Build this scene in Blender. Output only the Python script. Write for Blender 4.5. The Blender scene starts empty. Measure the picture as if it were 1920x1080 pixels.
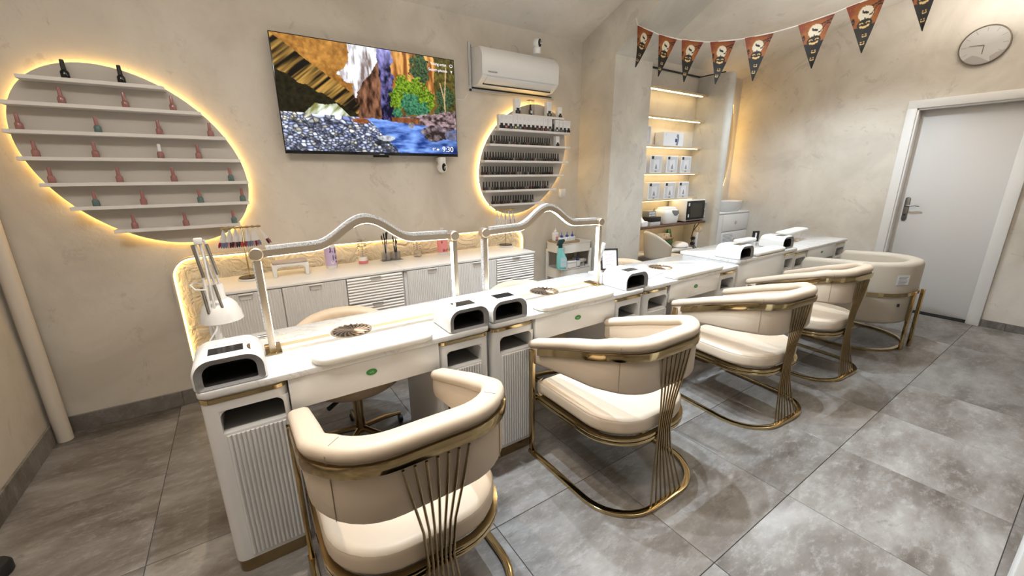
import bpy, bmesh, math, random
import numpy as np
from mathutils import Vector, Matrix
random.seed(7)
rng = np.random.default_rng(5)
PI = math.pi
sc = bpy.context.scene
COL = sc.collection

# ------------------------------------------------------------------ camera
CAM_H = 1.41
YAW, PITCH, ROLL, FPX = 0.587403, 0.269798, 0.0084027, 757.76
cy_, sy_, cp_, sp_ = math.cos(YAW), math.sin(YAW), math.cos(PITCH), math.sin(PITCH)
FWD = Vector((sy_*cp_, cy_*cp_, -sp_)); RGT0 = Vector((cy_, -sy_, 0)); DWN0 = FWD.cross(RGT0)
RGT = RGT0*math.cos(ROLL) + DWN0*math.sin(ROLL); DWN = DWN0*math.cos(ROLL) - RGT0*math.sin(ROLL)
camd = bpy.data.cameras.new('camera'); cam = bpy.data.objects.new('camera', camd); COL.objects.link(cam)
camd.sensor_width = 36; camd.lens = FPX/1920*36; camd.clip_start = 0.02
U_ = -DWN; B_ = -FWD
cam.matrix_world = Matrix(((RGT.x, U_.x, B_.x, 0), (RGT.y, U_.y, B_.y, 0), (RGT.z, U_.z, B_.z, CAM_H), (0, 0, 0, 1)))
sc.camera = cam
def aty(u, v, y):
    """world point on the plane Y=y behind photograph point (u, v): used to read real positions off the walls"""
    d = RGT*((u-960)/FPX) + DWN*((v-540)/FPX) + FWD
    return Vector((0, 0, CAM_H)) + d*(y/d.y)

# ------------------------------------------------------------------ world, exposure, room lamps, added fill lights
w = bpy.data.worlds.new('world'); sc.world = w; w.use_nodes = True
w.node_tree.nodes['Background'].inputs[0].default_value = (1, 0.97, 0.93, 1)
w.node_tree.nodes['Background'].inputs[1].default_value = 0.3
vs = sc.view_settings
vs.view_transform = 'Standard'; vs.look = 'None'; vs.gamma = 1.0; vs.exposure = -0.20; vs.use_curve_mapping = False
if hasattr(sc, 'cycles'):
    sc.cycles.max_bounces = 5; sc.cycles.diffuse_bounces = 3; sc.cycles.glossy_bounces = 3; sc.cycles.transmission_bounces = 5
    sc.cycles.caustics_reflective = False; sc.cycles.caustics_refractive = False
def area(name, loc, size, energy, col, rot=(0, 0, 0), size_y=None):
    l = bpy.data.lights.new(name, 'AREA'); l.energy = energy; l.color = col; l.size = size
    if size_y: l.shape = 'RECTANGLE'; l.size_y = size_y
    o = bpy.data.objects.new(name, l); COL.objects.link(o); o.location = loc; o.rotation_euler = rot
    return o
def spot(name, loc, target, energy, col, angle=100, blend=0.6, radius=0.025):
    l = bpy.data.lights.new(name, 'SPOT'); l.energy = energy; l.color = col; l.spot_size = math.radians(angle)
    l.spot_blend = blend; l.shadow_soft_size = radius
    o = bpy.data.objects.new(name, l); COL.objects.link(o); o.location = loc
    o.rotation_euler = (Vector(target)-Vector(loc)).to_track_quat('-Z', 'Y').to_euler()
    return o
COOL = (0.73, 0.87, 1.0); NEUT = (1.0, 0.96, 0.91); WARM = (1.0, 0.78, 0.5)
# added unseen fill: soft area lights facing down, and others brightening the vault
for x_, e1, e2 in ((-0.25, 27, 25), (2.1, 0.5, 46), (4.6, 0.5, 38)):
    area('fill_light_down', (x_-0.2, 0.75, 2.93), 0.9, e1, NEUT, (0, 0, 0), 0.4)
    area('fill_light_up', (x_, 0.75, 2.50), 1.1, e2, NEUT, (PI, 0, 0), 0.25)
# ceiling track of four downlights over the left tables and one lamp under the right vault
spot('ceiling_spot', (0.10, 1.76, 2.90), (0.70, 1.10, 0), 95, (1.0, 0.82, 0.62), 108, 0.8, 0.018)
spot('ceiling_spot', (0.58, 1.76, 2.90), (1.20, 1.05, 0), 185, COOL, 92, 0.9, 0.018)
spot('ceiling_spot', (1.05, 1.76, 2.90), (1.95, 1.05, 0), 195, COOL, 92, 0.9, 0.018)
spot('ceiling_spot', (1.50, 1.76, 2.90), (2.80, 1.10, 0), 235, COOL, 96, 0.9, 0.018)
spot('ceiling_spot', (4.40, 1.70, 2.90), (4.55, 1.75, 0), 150, COOL, 124, 0.6, 0.03)

# ------------------------------------------------------------------ materials
MATS = {}
def mat(name, col, rough=0.5, metal=0.0, emit=None, estr=0, spec=None, trans=0, ior=None, alpha=None, coat=0, sheen=0):
    if name in MATS: return MATS[name]
    m = bpy.data.materials.new(name); m.use_nodes = True
    b = m.node_tree.nodes['Principled BSDF']
    b.inputs['Base Color'].default_value = (*col, 1); b.inputs['Roughness'].default_value = rough; b.inputs['Metallic'].default_value = metal
    if emit: b.inputs['Emission Color'].default_value = (*emit, 1); b.inputs['Emission Strength'].default_value = estr
    if spec is not None: b.inputs['Specular IOR Level'].default_value = spec
    if trans: b.inputs['Transmission Weight'].default_value = trans
    if ior: b.inputs['IOR'].default_value = ior
    if coat: b.inputs['Coat Weight'].default_value = coat; b.inputs['Coat Roughness'].default_value = 0.08
    if sheen: b.inputs['Sheen Weight'].default_value = sheen
    MATS[name] = m
    return m
def nodes(m): return m.node_tree.nodes, m.node_tree.links, m.node_tree.nodes['Principled BSDF']
def ramp(N, stops):
    r = N.new('ShaderNodeValToRGB'); e = r.color_ramp.elements
    e[0].position, e[0].color = stops[0][0], (*stops[0][1], 1)
    e[1].position, e[1].color = stops[-1][0], (*stops[-1][1], 1)
    for p, c in stops[1:-1]:
        k = e.new(p); k.color = (*c, 1)
    return r
def noise(N, L, vec, scale, detail=6, rough=0.55, dist=0.0):
    n = N.new('ShaderNodeTexNoise'); n.inputs['Scale'].default_value = scale; n.inputs['Detail'].default_value = detail
    n.inputs['Roughness'].default_value = rough; n.inputs['Distortion'].default_value = dist
    if vec is not None: L.new(vec, n.inputs['Vector'])
    return n
def mixc(N, L, fac, a, b, mode='MIX'):
    x = N.new('ShaderNodeMix'); x.data_type = 'RGBA'; x.blend_type = mode
    for sck, val in ((x.inputs[0], fac), (x.inputs[6], a), (x.inputs[7], b)):
        if isinstance(val, bpy.types.NodeSocket): L.new(val, sck)
        elif isinstance(val, (int, float)): sck.default_value = val
        else: sck.default_value = (*val, 1)
    return x.outputs[2]
def bump(N, L, b, h, strength=0.2, dist=0.01):
    x = N.new('ShaderNodeBump'); x.inputs['Strength'].default_value = strength; x.inputs['Distance'].default_value = dist
    L.new(h, x.inputs['Height']); L.new(x.outputs[0], b.inputs['Normal'])
def objcoord(N): return N.new('ShaderNodeTexCoord').outputs['Object']
def geopos(N): return N.new('ShaderNodeNewGeometry').outputs['Position']

def plaster(name, base, dark, light, veins=True):
    m = mat(name, base, 0.62); N, L, b = nodes(m); P = geopos(N)
    n1 = noise(N, L, P, 1.6, 4, 0.6, 0.6); r1 = ramp(N, [(0.34, dark), (0.52, base), (0.72, light)]); L.new(n1.outputs[0], r1.inputs[0])
    n2 = noise(N, L, P, 7, 5, 0.63, 1.5); r2 = ramp(N, [(0.56, (0, 0, 0)), (0.74, (1, 1, 1))]); L.new(n2.outputs[0], r2.inputs[0])
    f = N.new('ShaderNodeMath'); f.operation = 'MULTIPLY'; L.new(r2.outputs[0], f.inputs[0]); f.inputs[1].default_value = 0.42
    c = mixc(N, L, f.outputs[0], r1.outputs[0], dark)
    n3 = noise(N, L, P, 2.7, 6, 0.68, 2.2); r3 = ramp(N, [(0.60, (0, 0, 0)), (0.66, (1, 1, 1)), (0.72, (0, 0, 0))]); L.new(n3.outputs[0], r3.inputs[0])
    f3 = N.new('ShaderNodeMath'); f3.operation = 'MULTIPLY'; L.new(r3.outputs[0], f3.inputs[0]); f3.inputs[1].default_value = 0.42
    c = mixc(N, L, f3.outputs[0], c, tuple(x*0.75 for x in dark))
    L.new(c, b.inputs['Base Color'])
    nb = noise(N, L, P, 18, 4, 0.6, 0.5); bump(N, L, b, nb.outputs[0], 0.18, 0.01)
    return m
M_WALL = plaster('venetian_plaster', (0.67, 0.615, 0.535), (0.57, 0.515, 0.44), (0.73, 0.68, 0.60))
M_CEIL = plaster('vault_plaster', (0.76, 0.71, 0.64), (0.66, 0.61, 0.54), (0.82, 0.77, 0.71))
M_PIER = plaster('pier_plaster', (0.60, 0.57, 0.51), (0.50, 0.47, 0.42), (0.70, 0.67, 0.60))

def tile_mat():
    m = mat('concrete_tile', (0.3, 0.28, 0.26), 0.42); N, L, b = nodes(m)
    P = geopos(N); oi = N.new('ShaderNodeObjectInfo')
    mp = N.new('ShaderNodeVectorMath'); mp.operation = 'SCALE'; mp.inputs[3].default_value = 37.0
    cb = N.new('ShaderNodeCombineXYZ'); L.new(oi.outputs['Random'], cb.inputs[2]); L.new(oi.outputs['Random'], cb.inputs[0])
    L.new(cb.outputs[0], mp.inputs[0])
    ad = N.new('ShaderNodeVectorMath'); ad.operation = 'ADD'; L.new(P, ad.inputs[0]); L.new(mp.outputs[0], ad.inputs[1])
    st = N.new('ShaderNodeVectorMath'); st.operation = 'MULTIPLY'; L.new(ad.outputs[0], st.inputs[0]); st.inputs[1].default_value = (1.0, 2.2, 1.0)
    n1 = noise(N, L, st.outputs[0], 2.0, 6, 0.64, 0.2)
    r1 = ramp(N, [(0.30, (0.082, 0.067, 0.055)), (0.44, (0.155, 0.137, 0.121)), (0.56, (0.220, 0.203, 0.187)), (0.72, (0.32, 0.304, 0.288))]); L.new(n1.outputs[0], r1.inputs[0])
    n2 = noise(N, L, st.outputs[0], 13, 7, 0.8, 0.0); r2 = ramp(N, [(0.50, (0, 0, 0)), (0.68, (1, 1, 1))]); L.new(n2.outputs[0], r2.inputs[0])
    f = N.new('ShaderNodeMath'); f.operation = 'MULTIPLY'; L.new(r2.outputs[0], f.inputs[0]); f.inputs[1].default_value = 0.45
    c = mixc(N, L, f.outputs[0], r1.outputs[0], (0.40, 0.388, 0.375))
    n3 = noise(N, L, st.outputs[0], 4.5, 7, 0.78, 0.3); r3 = ramp(N, [(0.58, (0, 0, 0)), (0.70, (1, 1, 1))]); L.new(n3.outputs[0], r3.inputs[0])
    f3 = N.new('ShaderNodeMath'); f3.operation = 'MULTIPLY'; L.new(r3.outputs[0], f3.inputs[0]); f3.inputs[1].default_value = 0.7
    c = mixc(N, L, f3.outputs[0], c, (0.10, 0.08, 0.064))
    hs = N.new('ShaderNodeHueSaturation'); L.new(c, hs.inputs['Color'])
    mr = N.new('ShaderNodeMapRange'); L.new(oi.outputs['Random'], mr.inputs[0]); mr.inputs[3].default_value = 0.85; mr.inputs[4].default_value = 1.2
    L.new(mr.outputs[0], hs.inputs['Value']); L.new(hs.outputs[0], b.inputs['Base Color'])
    bump(N, L, b, n2.outputs[0], 0.12, 0.004)
    return m
M_TILE = tile_mat()
M_GROUT = mat('grout', (0.09, 0.083, 0.076), 0.9)
M_BASEB = M_TILE
def marble():
    m = mat('white_marble', (0.76, 0.755, 0.745), 0.12, coat=0.3); N, L, b = nodes(m); P = geopos(N)
    n = noise(N, L, P, 3.2, 6, 0.6, 1.8); r = ramp(N, [(0.47, (0.70, 0.695, 0.685)), (0.497, (0.49, 0.485, 0.48)), (0.525, (0.70, 0.695, 0.685))]); L.new(n.outputs[0], r.inputs[0])
    n2 = noise(N, L, P, 1.5, 2); r2 = ramp(N, [(0.4, (0, 0, 0)), (0.65, (1, 1, 1))]); L.new(n2.outputs[0], r2.inputs[0])
    L.new(mixc(N, L, r2.outputs[0], (0.70, 0.695, 0.685), r.outputs[0]), b.inputs['Base Color'])
    return m
M_MARBLE = marble()
M_WHITE = mat('white_lacquer', (0.76, 0.75, 0.735), 0.22)
M_WHITEM = mat('white_matt', (0.82, 0.81, 0.79), 0.5)
M_PLASTIC = mat('white_plastic', (0.79, 0.79, 0.785), 0.28)
M_CAB = mat('cabinet_white', (0.76, 0.745, 0.73), 0.4)
M_GREY = mat('grey_plastic', (0.22, 0.22, 0.225), 0.4)
M_DARK = mat('dark_plastic', (0.02, 0.02, 0.022), 0.25)
M_BLACK = mat('black_gloss', (0.008, 0.008, 0.009), 0.12)
M_BLACKM = mat('black_matt', (0.012, 0.012, 0.013), 0.55)
M_GOLD = mat('brushed_gold', (0.56, 0.43, 0.23), 0.11, 1.0)
M_INLAY = mat('pale_gold_inlay', (0.66, 0.52, 0.32), 0.45, 0.35)
M_GOLDD = mat('antique_gold', (0.36, 0.27, 0.15), 0.22, 1.0)
M_BRONZE = mat('champagne_metal', (0.72, 0.63, 0.51), 0.4, 1.0)
M_CHROME = mat('chrome', (0.7, 0.7, 0.7), 0.15, 1.0)
M_STEEL = mat('spring_steel', (0.33, 0.31, 0.28), 0.35, 1.0)
def leather(name, col):
    m = mat(name, col, 0.48); N, L, b = nodes(m); P = objcoord(N)
    n = noise(N, L, P, 90, 4); bump(N, L, b, n.outputs[0], 0.06, 0.002)
    return m
M_CREAM = leather('cream_leather', (0.66, 0.545, 0.42))
M_SEAM = mat('leather_seam', (0.42, 0.33, 0.24), 0.7)
M_TAN = leather('tan_leather', (0.62, 0.48, 0.34))
M_BEIGE = leather('beige_velvet', (0.52, 0.46, 0.375))
M_SHELF = mat('shelf_white', (0.80, 0.77, 0.745), 0.45)
M_BOARD = mat('display_board', (0.60, 0.56, 0.51), 0.6)
M_LED = mat('warm_led', (1, 0.75, 0.35), 0.5, emit=(1.0, 0.62, 0.18), estr=22)
M_LEDP = mat('panel_led', (1, 0.75, 0.35), 0.5, emit=(1.0, 0.66, 0.24), estr=13)
M_LED2 = mat('shelf_led', (1, 0.9, 0.7), 0.5, emit=(1.0, 0.72, 0.32), estr=13)
M_LAMPLED = mat('lamp_diffuser', (1, 0.95, 0.88), 0.5, emit=(1.0, 0.84, 0.60), estr=13)
def crystal():
    m = mat('crystal_strip', (0.85, 0.87, 0.90), 0.12, 0.0, coat=0.6); N, L, b = nodes(m)
    v = N.new('ShaderNodeTexVoronoi'); v.inputs['Scale'].default_value = 260; L.new(objcoord(N), v.inputs['Vector'])
    r = ramp(N, [(0.1, (0.5, 0.54, 0.62)), (0.5, (0.82, 0.85, 0.90)), (0.9, (1, 1, 1))]); L.new(v.outputs['Color'], r.inputs[0]); L.new(r.outputs[0], b.inputs['Base Color'])
    bump(N, L, b, v.outputs['Distance'], 0.7, 0.003)
    return m
M_CRYST = crystal()
M_CLEAR = mat('clear_acrylic', (0.93, 0.9, 0.87), 0.08, trans=0.85, ior=1.2)
M_PINKG = mat('pink_glass', (0.36, 0.165, 0.15), 0.10)
M_PINKC = mat('pink_cap', (0.36, 0.16, 0.15), 0.2)
M_TEALG = mat('teal_glass', (0.12, 0.19, 0.18), 0.12)
M_LILAC = mat('lilac_label', (0.56, 0.45, 0.68), 0.4)
M_PURPLE = mat('dark_purple_print', (0.07, 0.04, 0.10), 0.5)
M_PINK = mat('pink_label', (0.80, 0.30, 0.30), 0.4)
M_REDP = mat('berry_print', (0.35, 0.03, 0.05), 0.4)
M_TEAL = mat('teal_spray', (0.22, 0.60, 0.58), 0.25)
M_DKTEAL = mat('dark_teal_trigger', (0.01, 0.05, 0.05), 0.35)
M_BLUEC = mat('blue_cap', (0.03, 0.07, 0.38), 0.35)
M_CARD = mat('cardboard', (0.42, 0.29, 0.18), 0.8)
M_PAPER = mat('paper', (0.80, 0.80, 0.82), 0.7)
M_INK = mat('grey_ink', (0.25, 0.25, 0.29), 0.7)
M_INKP = mat('purple_ink', (0.45, 0.22, 0.42), 0.7)
M_GREEN = mat('green_badge', (0.03, 0.22, 0.04), 0.3)
M_GREENC = mat('green_card', (0.02, 0.16, 0.08), 0.5)
M_LGREEN = mat('badge_letter', (0.30, 0.55, 0.25), 0.4)
M_ALU = mat('door_alloy', (0.20, 0.19, 0.18), 0.35, 1.0)
M_DOOR = mat('door_paint', (0.66, 0.635, 0.61), 0.4)
M_DFRAME = mat('door_frame_paint', (0.75, 0.73, 0.70), 0.35)
M_OVEN = mat('oven_glass', (0.03, 0.028, 0.024), 0.15)
M_LGREY = mat('light_grey', (0.55, 0.55, 0.56), 0.5)
M_SHADEIN = mat('shade_grey', (0.45, 0.48, 0.50), 0.5)
M_PIPE = mat('painted_pipe', (0.66, 0.60, 0.52), 0.45)
M_CLOCK = mat('clock_face', (0.55, 0.53, 0.50), 0.35)
M_CLOCKP = mat('clock_pattern', (0.40, 0.36, 0.345), 0.45)
M_CLOCKR = mat('clock_rim', (0.17, 0.14, 0.10), 0.35, 0.8)
M_WOODD = mat('dark_wood', (0.12, 0.065, 0.045), 0.4)
M_WOODL = mat('light_wood', (0.45, 0.30, 0.18), 0.5)
M_ROSE = mat('rose_board', (0.40, 0.22, 0.17), 0.5)
M_NIGHT = mat('string_white', (0.8, 0.78, 0.75), 0.7)
M_TAUPE = mat('taupe_pad', (0.50, 0.42, 0.36), 0.6)
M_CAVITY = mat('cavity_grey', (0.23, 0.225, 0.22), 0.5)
M_UVIN = mat('uv_lamp_inside', (0.035, 0.033, 0.032), 0.3)
def panelmat():
    m = mat('wave_panel', (0.82, 0.73, 0.57), 0.5); N, L, b = nodes(m)
    n = noise(N, L, geopos(N), 9, 4, 0.5, 3.0); bump(N, L, b, n.outputs[0], 0.9, 0.03)
    return m
M_PANEL = panelmat()
def vcol_mat(name, rough, emit=0.0):
    m = mat(name, (0.5, 0.5, 0.5), rough); N, L, b = nodes(m)
    a = N.new('ShaderNodeAttribute'); a.attribute_name = 'print'
    if emit:
        b.inputs['Base Color'].default_value = (0.01, 0.01, 0.01, 1)
        b.inputs['Specular IOR Level'].default_value = 0.15; L.new(a.outputs['Color'], b.inputs['Emission Color']); b.inputs['Emission Strength'].default_value = emit
    else: L.new(a.outputs['Color'], b.inputs['Base Color'])
    return m
M_SCREEN = vcol_mat('tv_picture', 0.15, 1.35)
M_FLAG = vcol_mat('flag_print', 0.6)

# ------------------------------------------------------------------ mesh helpers
class MB:
    def __init__(s): s.v = []; s.f = []; s.m = None
    def add(s, vs, fs):
        o = len(s.v)
        s.v += [tuple(s.m @ Vector(p)) if s.m else tuple(p) for p in vs]
        s.f += [tuple(i+o for i in f) for f in fs]
        return s
    def box(s, x0, x1, y0, y1, z0, z1):
        return s.add([(x0, y0, z0), (x1, y0, z0), (x1, y1, z0), (x0, y1, z0), (x0, y0, z1), (x1, y0, z1), (x1, y1, z1), (x0, y1, z1)],
                     [(0, 3, 2, 1), (4, 5, 6, 7), (0, 1, 5, 4), (1, 2, 6, 5), (2, 3, 7, 6), (3, 0, 4, 7)])
    def loft(s, rings, cap0=True, cap1=True, closed=True):
        n = len(rings[0]); vs = [p for r in rings for p in r]; fs = []
        for i in range(len(rings)-1):
            for j in range(n if closed else n-1):
                k = (j+1) % n; fs.append((i*n+j, i*n+k, (i+1)*n+k, (i+1)*n+j))
        if cap0: fs.append(tuple(range(n-1, -1, -1)))
        if cap1: fs.append(tuple((len(rings)-1)*n+j for j in range(n)))
        return s.add(vs, fs)
    def prism(s, pts, a, b, axis='z'):
        f = {'z': lambda p, t: (p[0], p[1], t), 'y': lambda p, t: (p[0], t, p[1]), 'x': lambda p, t: (t, p[0], p[1])}[axis]
        return s.loft([[f(p, a) for p in pts], [f(p, b) for p in pts]])
    def pillow(s, pts, z0, z1, r, n=4):
        """prism with rounded top and bottom edges (outline shrinks towards its centre)"""
        cx = sum(p[0] for p in pts)/len(pts); cy = sum(p[1] for p in pts)/len(pts)
        def off(d):
            o = []; m = len(pts)
            for i in range(m):
                a, b = Vector(pts[i-1]), Vector(pts[(i+1) % m]); t = (b-a).normalized(); nrm = Vector((-t.y, t.x))
                if nrm.dot(Vector(pts[i])-Vector((cx, cy))) > 0: nrm = -nrm
                o.append((pts[i][0]+nrm.x*d, pts[i][1]+nrm.y*d))
            return o
        rings = []
        for k in range(n+1):
            t = PI/2*k/n; q = off(r*(1-math.sin(t))); z = z0 + r*(1-math.cos(t)); rings.append([(p[0], p[1], z) for p in q])
        for k in range(n+1):
            t = PI/2*k/n; q = off(r*(1-math.cos(t))); z = z1 - r*(1-math.sin(t)); rings.append([(p[0], p[1], z) for p in q])
        return s.loft(rings)
    def lathe(s, prof, c=(0, 0, 0), n=20, axis='z'):
        rings = []
        for r, z in prof:
            ring = []
            for j in range(n):
                a = 2*PI*j/n; x, y = r*math.cos(a), r*math.sin(a)
                ring.append({'z': (c[0]+x, c[1]+y, c[2]+z), 'y': (c[0]+x, c[1]+z, c[2]+y), 'x': (c[0]+z, c[1]+x, c[2]+y)}[axis])
            rings.append(ring)
        return s.loft(rings)
    def tube(s, path, r=0.01, n=8, closed=False, sect=None, up=None):
        P = [Vector(p) for p in path]; m = len(P); rings = []; nrm = None
        for i in range(m):
            if closed: t = P[(i+1) % m]-P[i-1]
            else: t = P[min(i+1, m-1)]-P[max(i-1, 0)]
            t.normalize()
            if up is not None:
                b = t.cross(Vector(up)).normalized(); nn = b.cross(t).normalized()
            else:
                if nrm is None:
                    nrm = Vector((0, 0, 1)) if abs(t.z) < 0.9 else Vector((1, 0, 0))
                nn = (nrm - t*nrm.dot(t)).normalized(); nrm = nn; b = t.cross(nn)
            rr = r[i] if isinstance(r, (list, tuple)) else r
            if sect: rings.append([tuple(P[i]+b*a+nn*c) for a, c in sect])
            else: rings.append([tuple(P[i]+b*(rr*math.cos(2*PI*j/n))+nn*(rr*math.sin(2*PI*j/n))) for j in range(n)])
        if closed: rings.append(rings[0]); return s.loft(rings, False, False)
        return s.loft(rings)
    def build(s, name, material, parent=None, smooth=32, bevel=0, seg=2, weld=False):
        bm = bmesh.new()
        vv = [bm.verts.new(p) for p in s.v]
        for f in s.f:
            try: bm.faces.new([vv[i] for i in f])
            except ValueError: pass
        if weld: bmesh.ops.remove_doubles(bm, verts=bm.verts, dist=1e-5)
        bmesh.ops.recalc_face_normals(bm, faces=bm.faces)
        if bevel:
            es = [e for e in bm.edges if len(e.link_faces) == 2 and e.calc_face_angle(0) > 0.6]
            bmesh.ops.bevel(bm, geom=es, offset=bevel, segments=seg, affect='EDGES', profile=0.5, clamp_overlap=True)
        me = bpy.data.meshes.new(name); bm.to_mesh(me); bm.free()
        if smooth:
            me.shade_smooth(); me.set_sharp_from_angle(angle=math.radians(smooth))
        me.materials.append(material)
        return link(name, me, parent)
def link(name, me, parent=None):
    o = bpy.data.objects.new(name, me); COL.objects.link(o)
    if parent: o.parent = parent
    return o
def tag(o, label=None, cat=None, group=None, kind=None):
    if label: o['label'] = label
    if cat: o['category'] = cat
    if group: o['group'] = group
    if kind: o['kind'] = kind
    return o
def thing(name, label, cat, loc=(0, 0, 0), rz=0, group=None):
    o = bpy.data.objects.new(name, None); COL.objects.link(o); o.location = loc; o.rotation_euler = (0, 0, rz); o.empty_display_size = 0.05
    return tag(o, label, cat, group)
CH = {}
def kids(o): return [c for c in COL.objects if c.parent == o]
def copy_tree(o, parent=None, kidmap=None):
    c = o.copy(); COL.objects.link(c); c.parent = parent
    for ch in kidmap.get(o, []): copy_tree(ch, c, kidmap)
    return c
def dup(o, loc, rz=0, label=None, group=None):
    km = {}
    for x in COL.objects:
        if x.parent: km.setdefault(x.parent, []).append(x)
    c = copy_tree(o, None, km); c.location = loc; c.rotation_euler = (0, 0, rz)
    if label: c['label'] = label
    if group: c['group'] = group
    return c
def B(x0, x1, y0, y1, z0, z1): return MB().box(x0, x1, y0, y1, z0, z1)
def rrect(x0, x1, y0, y1, r, n=5):
    rs = r if isinstance(r, (list, tuple)) else [r]*4       # order: (x0,y0) (x1,y0) (x1,y1) (x0,y1)
    out = []
    for (cx, cy, a0, q) in ((x0, y0, PI, 0), (x1, y0, 1.5*PI, 1), (x1, y1, 0, 2), (x0, y1, PI/2, 3)):
        R = rs[q]
        if R <= 0: out.append((cx, cy)); continue
        ccx = cx + (R if q in (0, 3) else -R); ccy = cy + (R if q in (0, 1) else -R)
        for k in range(n+1):
            a = a0 + PI/2*k/n; out.append((ccx+R*math.cos(a), ccy+R*math.sin(a)))
    return out
ORD = ['first', 'second', 'third', 'fourth', 'fifth', 'sixth', 'seventh', 'eighth', 'ninth', 'tenth', 'eleventh', 'twelfth', 'thirteenth', 'fourteenth',
       'fifteenth', 'sixteenth', 'seventeenth', 'eighteenth', 'nineteenth', 'twentieth', 'twenty-first', 'twenty-second', 'twenty-third', 'twenty-fourth',
       'twenty-fifth', 'twenty-sixth', 'twenty-seventh', 'twenty-eighth', 'twenty-ninth', 'thirtieth', 'thirty-first', 'thirty-second']
TXT = {}
def text_mesh(body, size):
    k = (body, size)
    if k not in TXT:
        cu = bpy.data.curves.new('lettering', 'FONT'); cu.body = body; cu.size = size; cu.extrude = size*0.02; cu.align_x = 'CENTER'; cu.align_y = 'CENTER'
        o = bpy.data.objects.new('lettering', cu); COL.objects.link(o)
        dg = bpy.context.evaluated_depsgraph_get(); me = bpy.data.meshes.new_from_object(o.evaluated_get(dg))
        bpy.data.objects.remove(o); TXT[k] = me
    return TXT[k]
def lettering(body, size, material, loc, rot, parent, name='lettering'):
    me = text_mesh(body, size).copy(); me.materials.clear(); me.materials.append(material)
    o = link(name, me, parent); o.location = loc; o.rotation_euler = rot
    return o
for t_ in (('9:30', 0.055), ('9°', 0.03), ('Young artist', 0.026), ('Search photos', 0.026), ('MAXACOM', 0.016), ('wfc', 0.014)): text_mesh(*t_)

# ================================================================== ROOM SHELL
XL, XR, YB, YF = -1.05, 5.70, 3.12, -1.52
def struct(name, mb, m, parent=None, **k):
    o = mb.build(name, m, parent, **k)
    if parent is None: o['kind'] = 'structure'
    return o
VC, VR, VY = -2.7, 5.78, 0.8
def vz(y): return VC + math.sqrt(VR*VR-(y-VY)**2)
floor = struct('floor', B(XL-.1, XR+.2, YF-.1, YB+.1, -0.12, -0.004), M_GROUT, smooth=0)
# floor tiles, one object each
TX, TY = 0.595, 0.598; tx0, ty0 = 2.477, 0.573
full = None
xs = [tx0 + i*TX for i in range(-7, 7)]; ys = [ty0 + j*TY for j in range(-5, 6)]
for x in xs:
    for y in ys:
        a0, a1, b0, b1 = max(x, XL), min(x+TX, XR), max(y, YF), min(y+TY, YB)
        if a1-a0 < 0.02 or b1-b0 < 0.02: continue
        g = 0.0013
        if abs(a1-a0-TX) < 1e-6 and abs(b1-b0-TY) < 1e-6:
            if full is None:
                full = B(g, TX-g, g, TY-g, -0.012, 0.0).build('tile', M_TILE, floor, smooth=0, bevel=0.0012, seg=1).data; o = floor.children[0]
            else: o = link('tile', full, floor)
            o.location = (a0, b0, 0)
        else:
            o = B(g, a1-a0-g, g, b1-b0-g, -0.012, 0.0).build('tile', M_TILE, floor, smooth=0, bevel=0.0012, seg=1); o.location = (a0, b0, 0)
struct('wall_back', B(XL-.1, XR+.2, YB, YB+.15, 0, 2.75), M_WALL, smooth=0)
struct('wall_left', B(XL-.15, XL, YF-.1, YB, 0, 3.2), M_WALL, smooth=0)
DY0, DY1, DZ = 0.60, 1.36, 2.03
struct('wall_right', B(XR, XR+.2, YF-.1, DY0, 0, 3.2).box(XR, XR+.2, DY1, YB, 0, 3.2).box(XR, XR+.2, DY0, DY1, DZ, 3.2), M_WALL, smooth=0)
struct('wall_front', B(XL-.1, XR+.2, YF-.12, YF, 0, 2.75), mat('bounce_grey', (0.38, 0.36, 0.33), 0.5), smooth=0)  # unseen wall; grey chosen to set how much light it throws back
prof = [(YF + (YB-YF)*i/40, vz(YF + (YB-YF)*i/40)) for i in range(41)]
struct('ceiling', MB().prism(prof + [(YB, 3.4), (YF, 3.4)], XL, XR, 'x'), M_CEIL, smooth=20)
# transverse arch on its pier
AC_, AR_ = -0.136, 3.173
arc = [(2.70 - 3.80*i/36, AC_ + math.sqrt(AR_**2-(2.70-3.80*i/36-0.8)**2)) for i in range(37)]
zsp = arc[0][1]
arch = MB().prism(arc + [(YF, arc[-1][1]), (YF, 3.3), (YB, 3.3), (YB, zsp)], 2.88, 3.37, 'x')
arch.box(2.88, 3.37, 2.70, YB, 0, zsp).box(2.88, 3.37, YF, -1.10, 0, zsp)
struct('wall_arch', arch, M_PIER, smooth=20)
# rounded partition between the niche and the wash alcove
nose = [(4.74, YB), (4.74, 2.77)] + [(4.80+0.06*math.cos(PI+PI*k/12), 2.77+0.06*math.sin(PI+PI*k/12)) for k in range(1, 12)] + [(4.86, 2.77), (4.86, YB)]
struct('wall_partition', MB().prism(nose, 0, 2.50), M_PIER, smooth=30)
struct('gap_shade_strip', B(3.37, 4.74, 3.095, YB, 2.505, 2.515).box(4.735, 4.75, 2.80, YB, 2.505, 2.515), M_BLACKM, smooth=0)  # dark strip painted in for the shade of the gap over the niche
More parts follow.
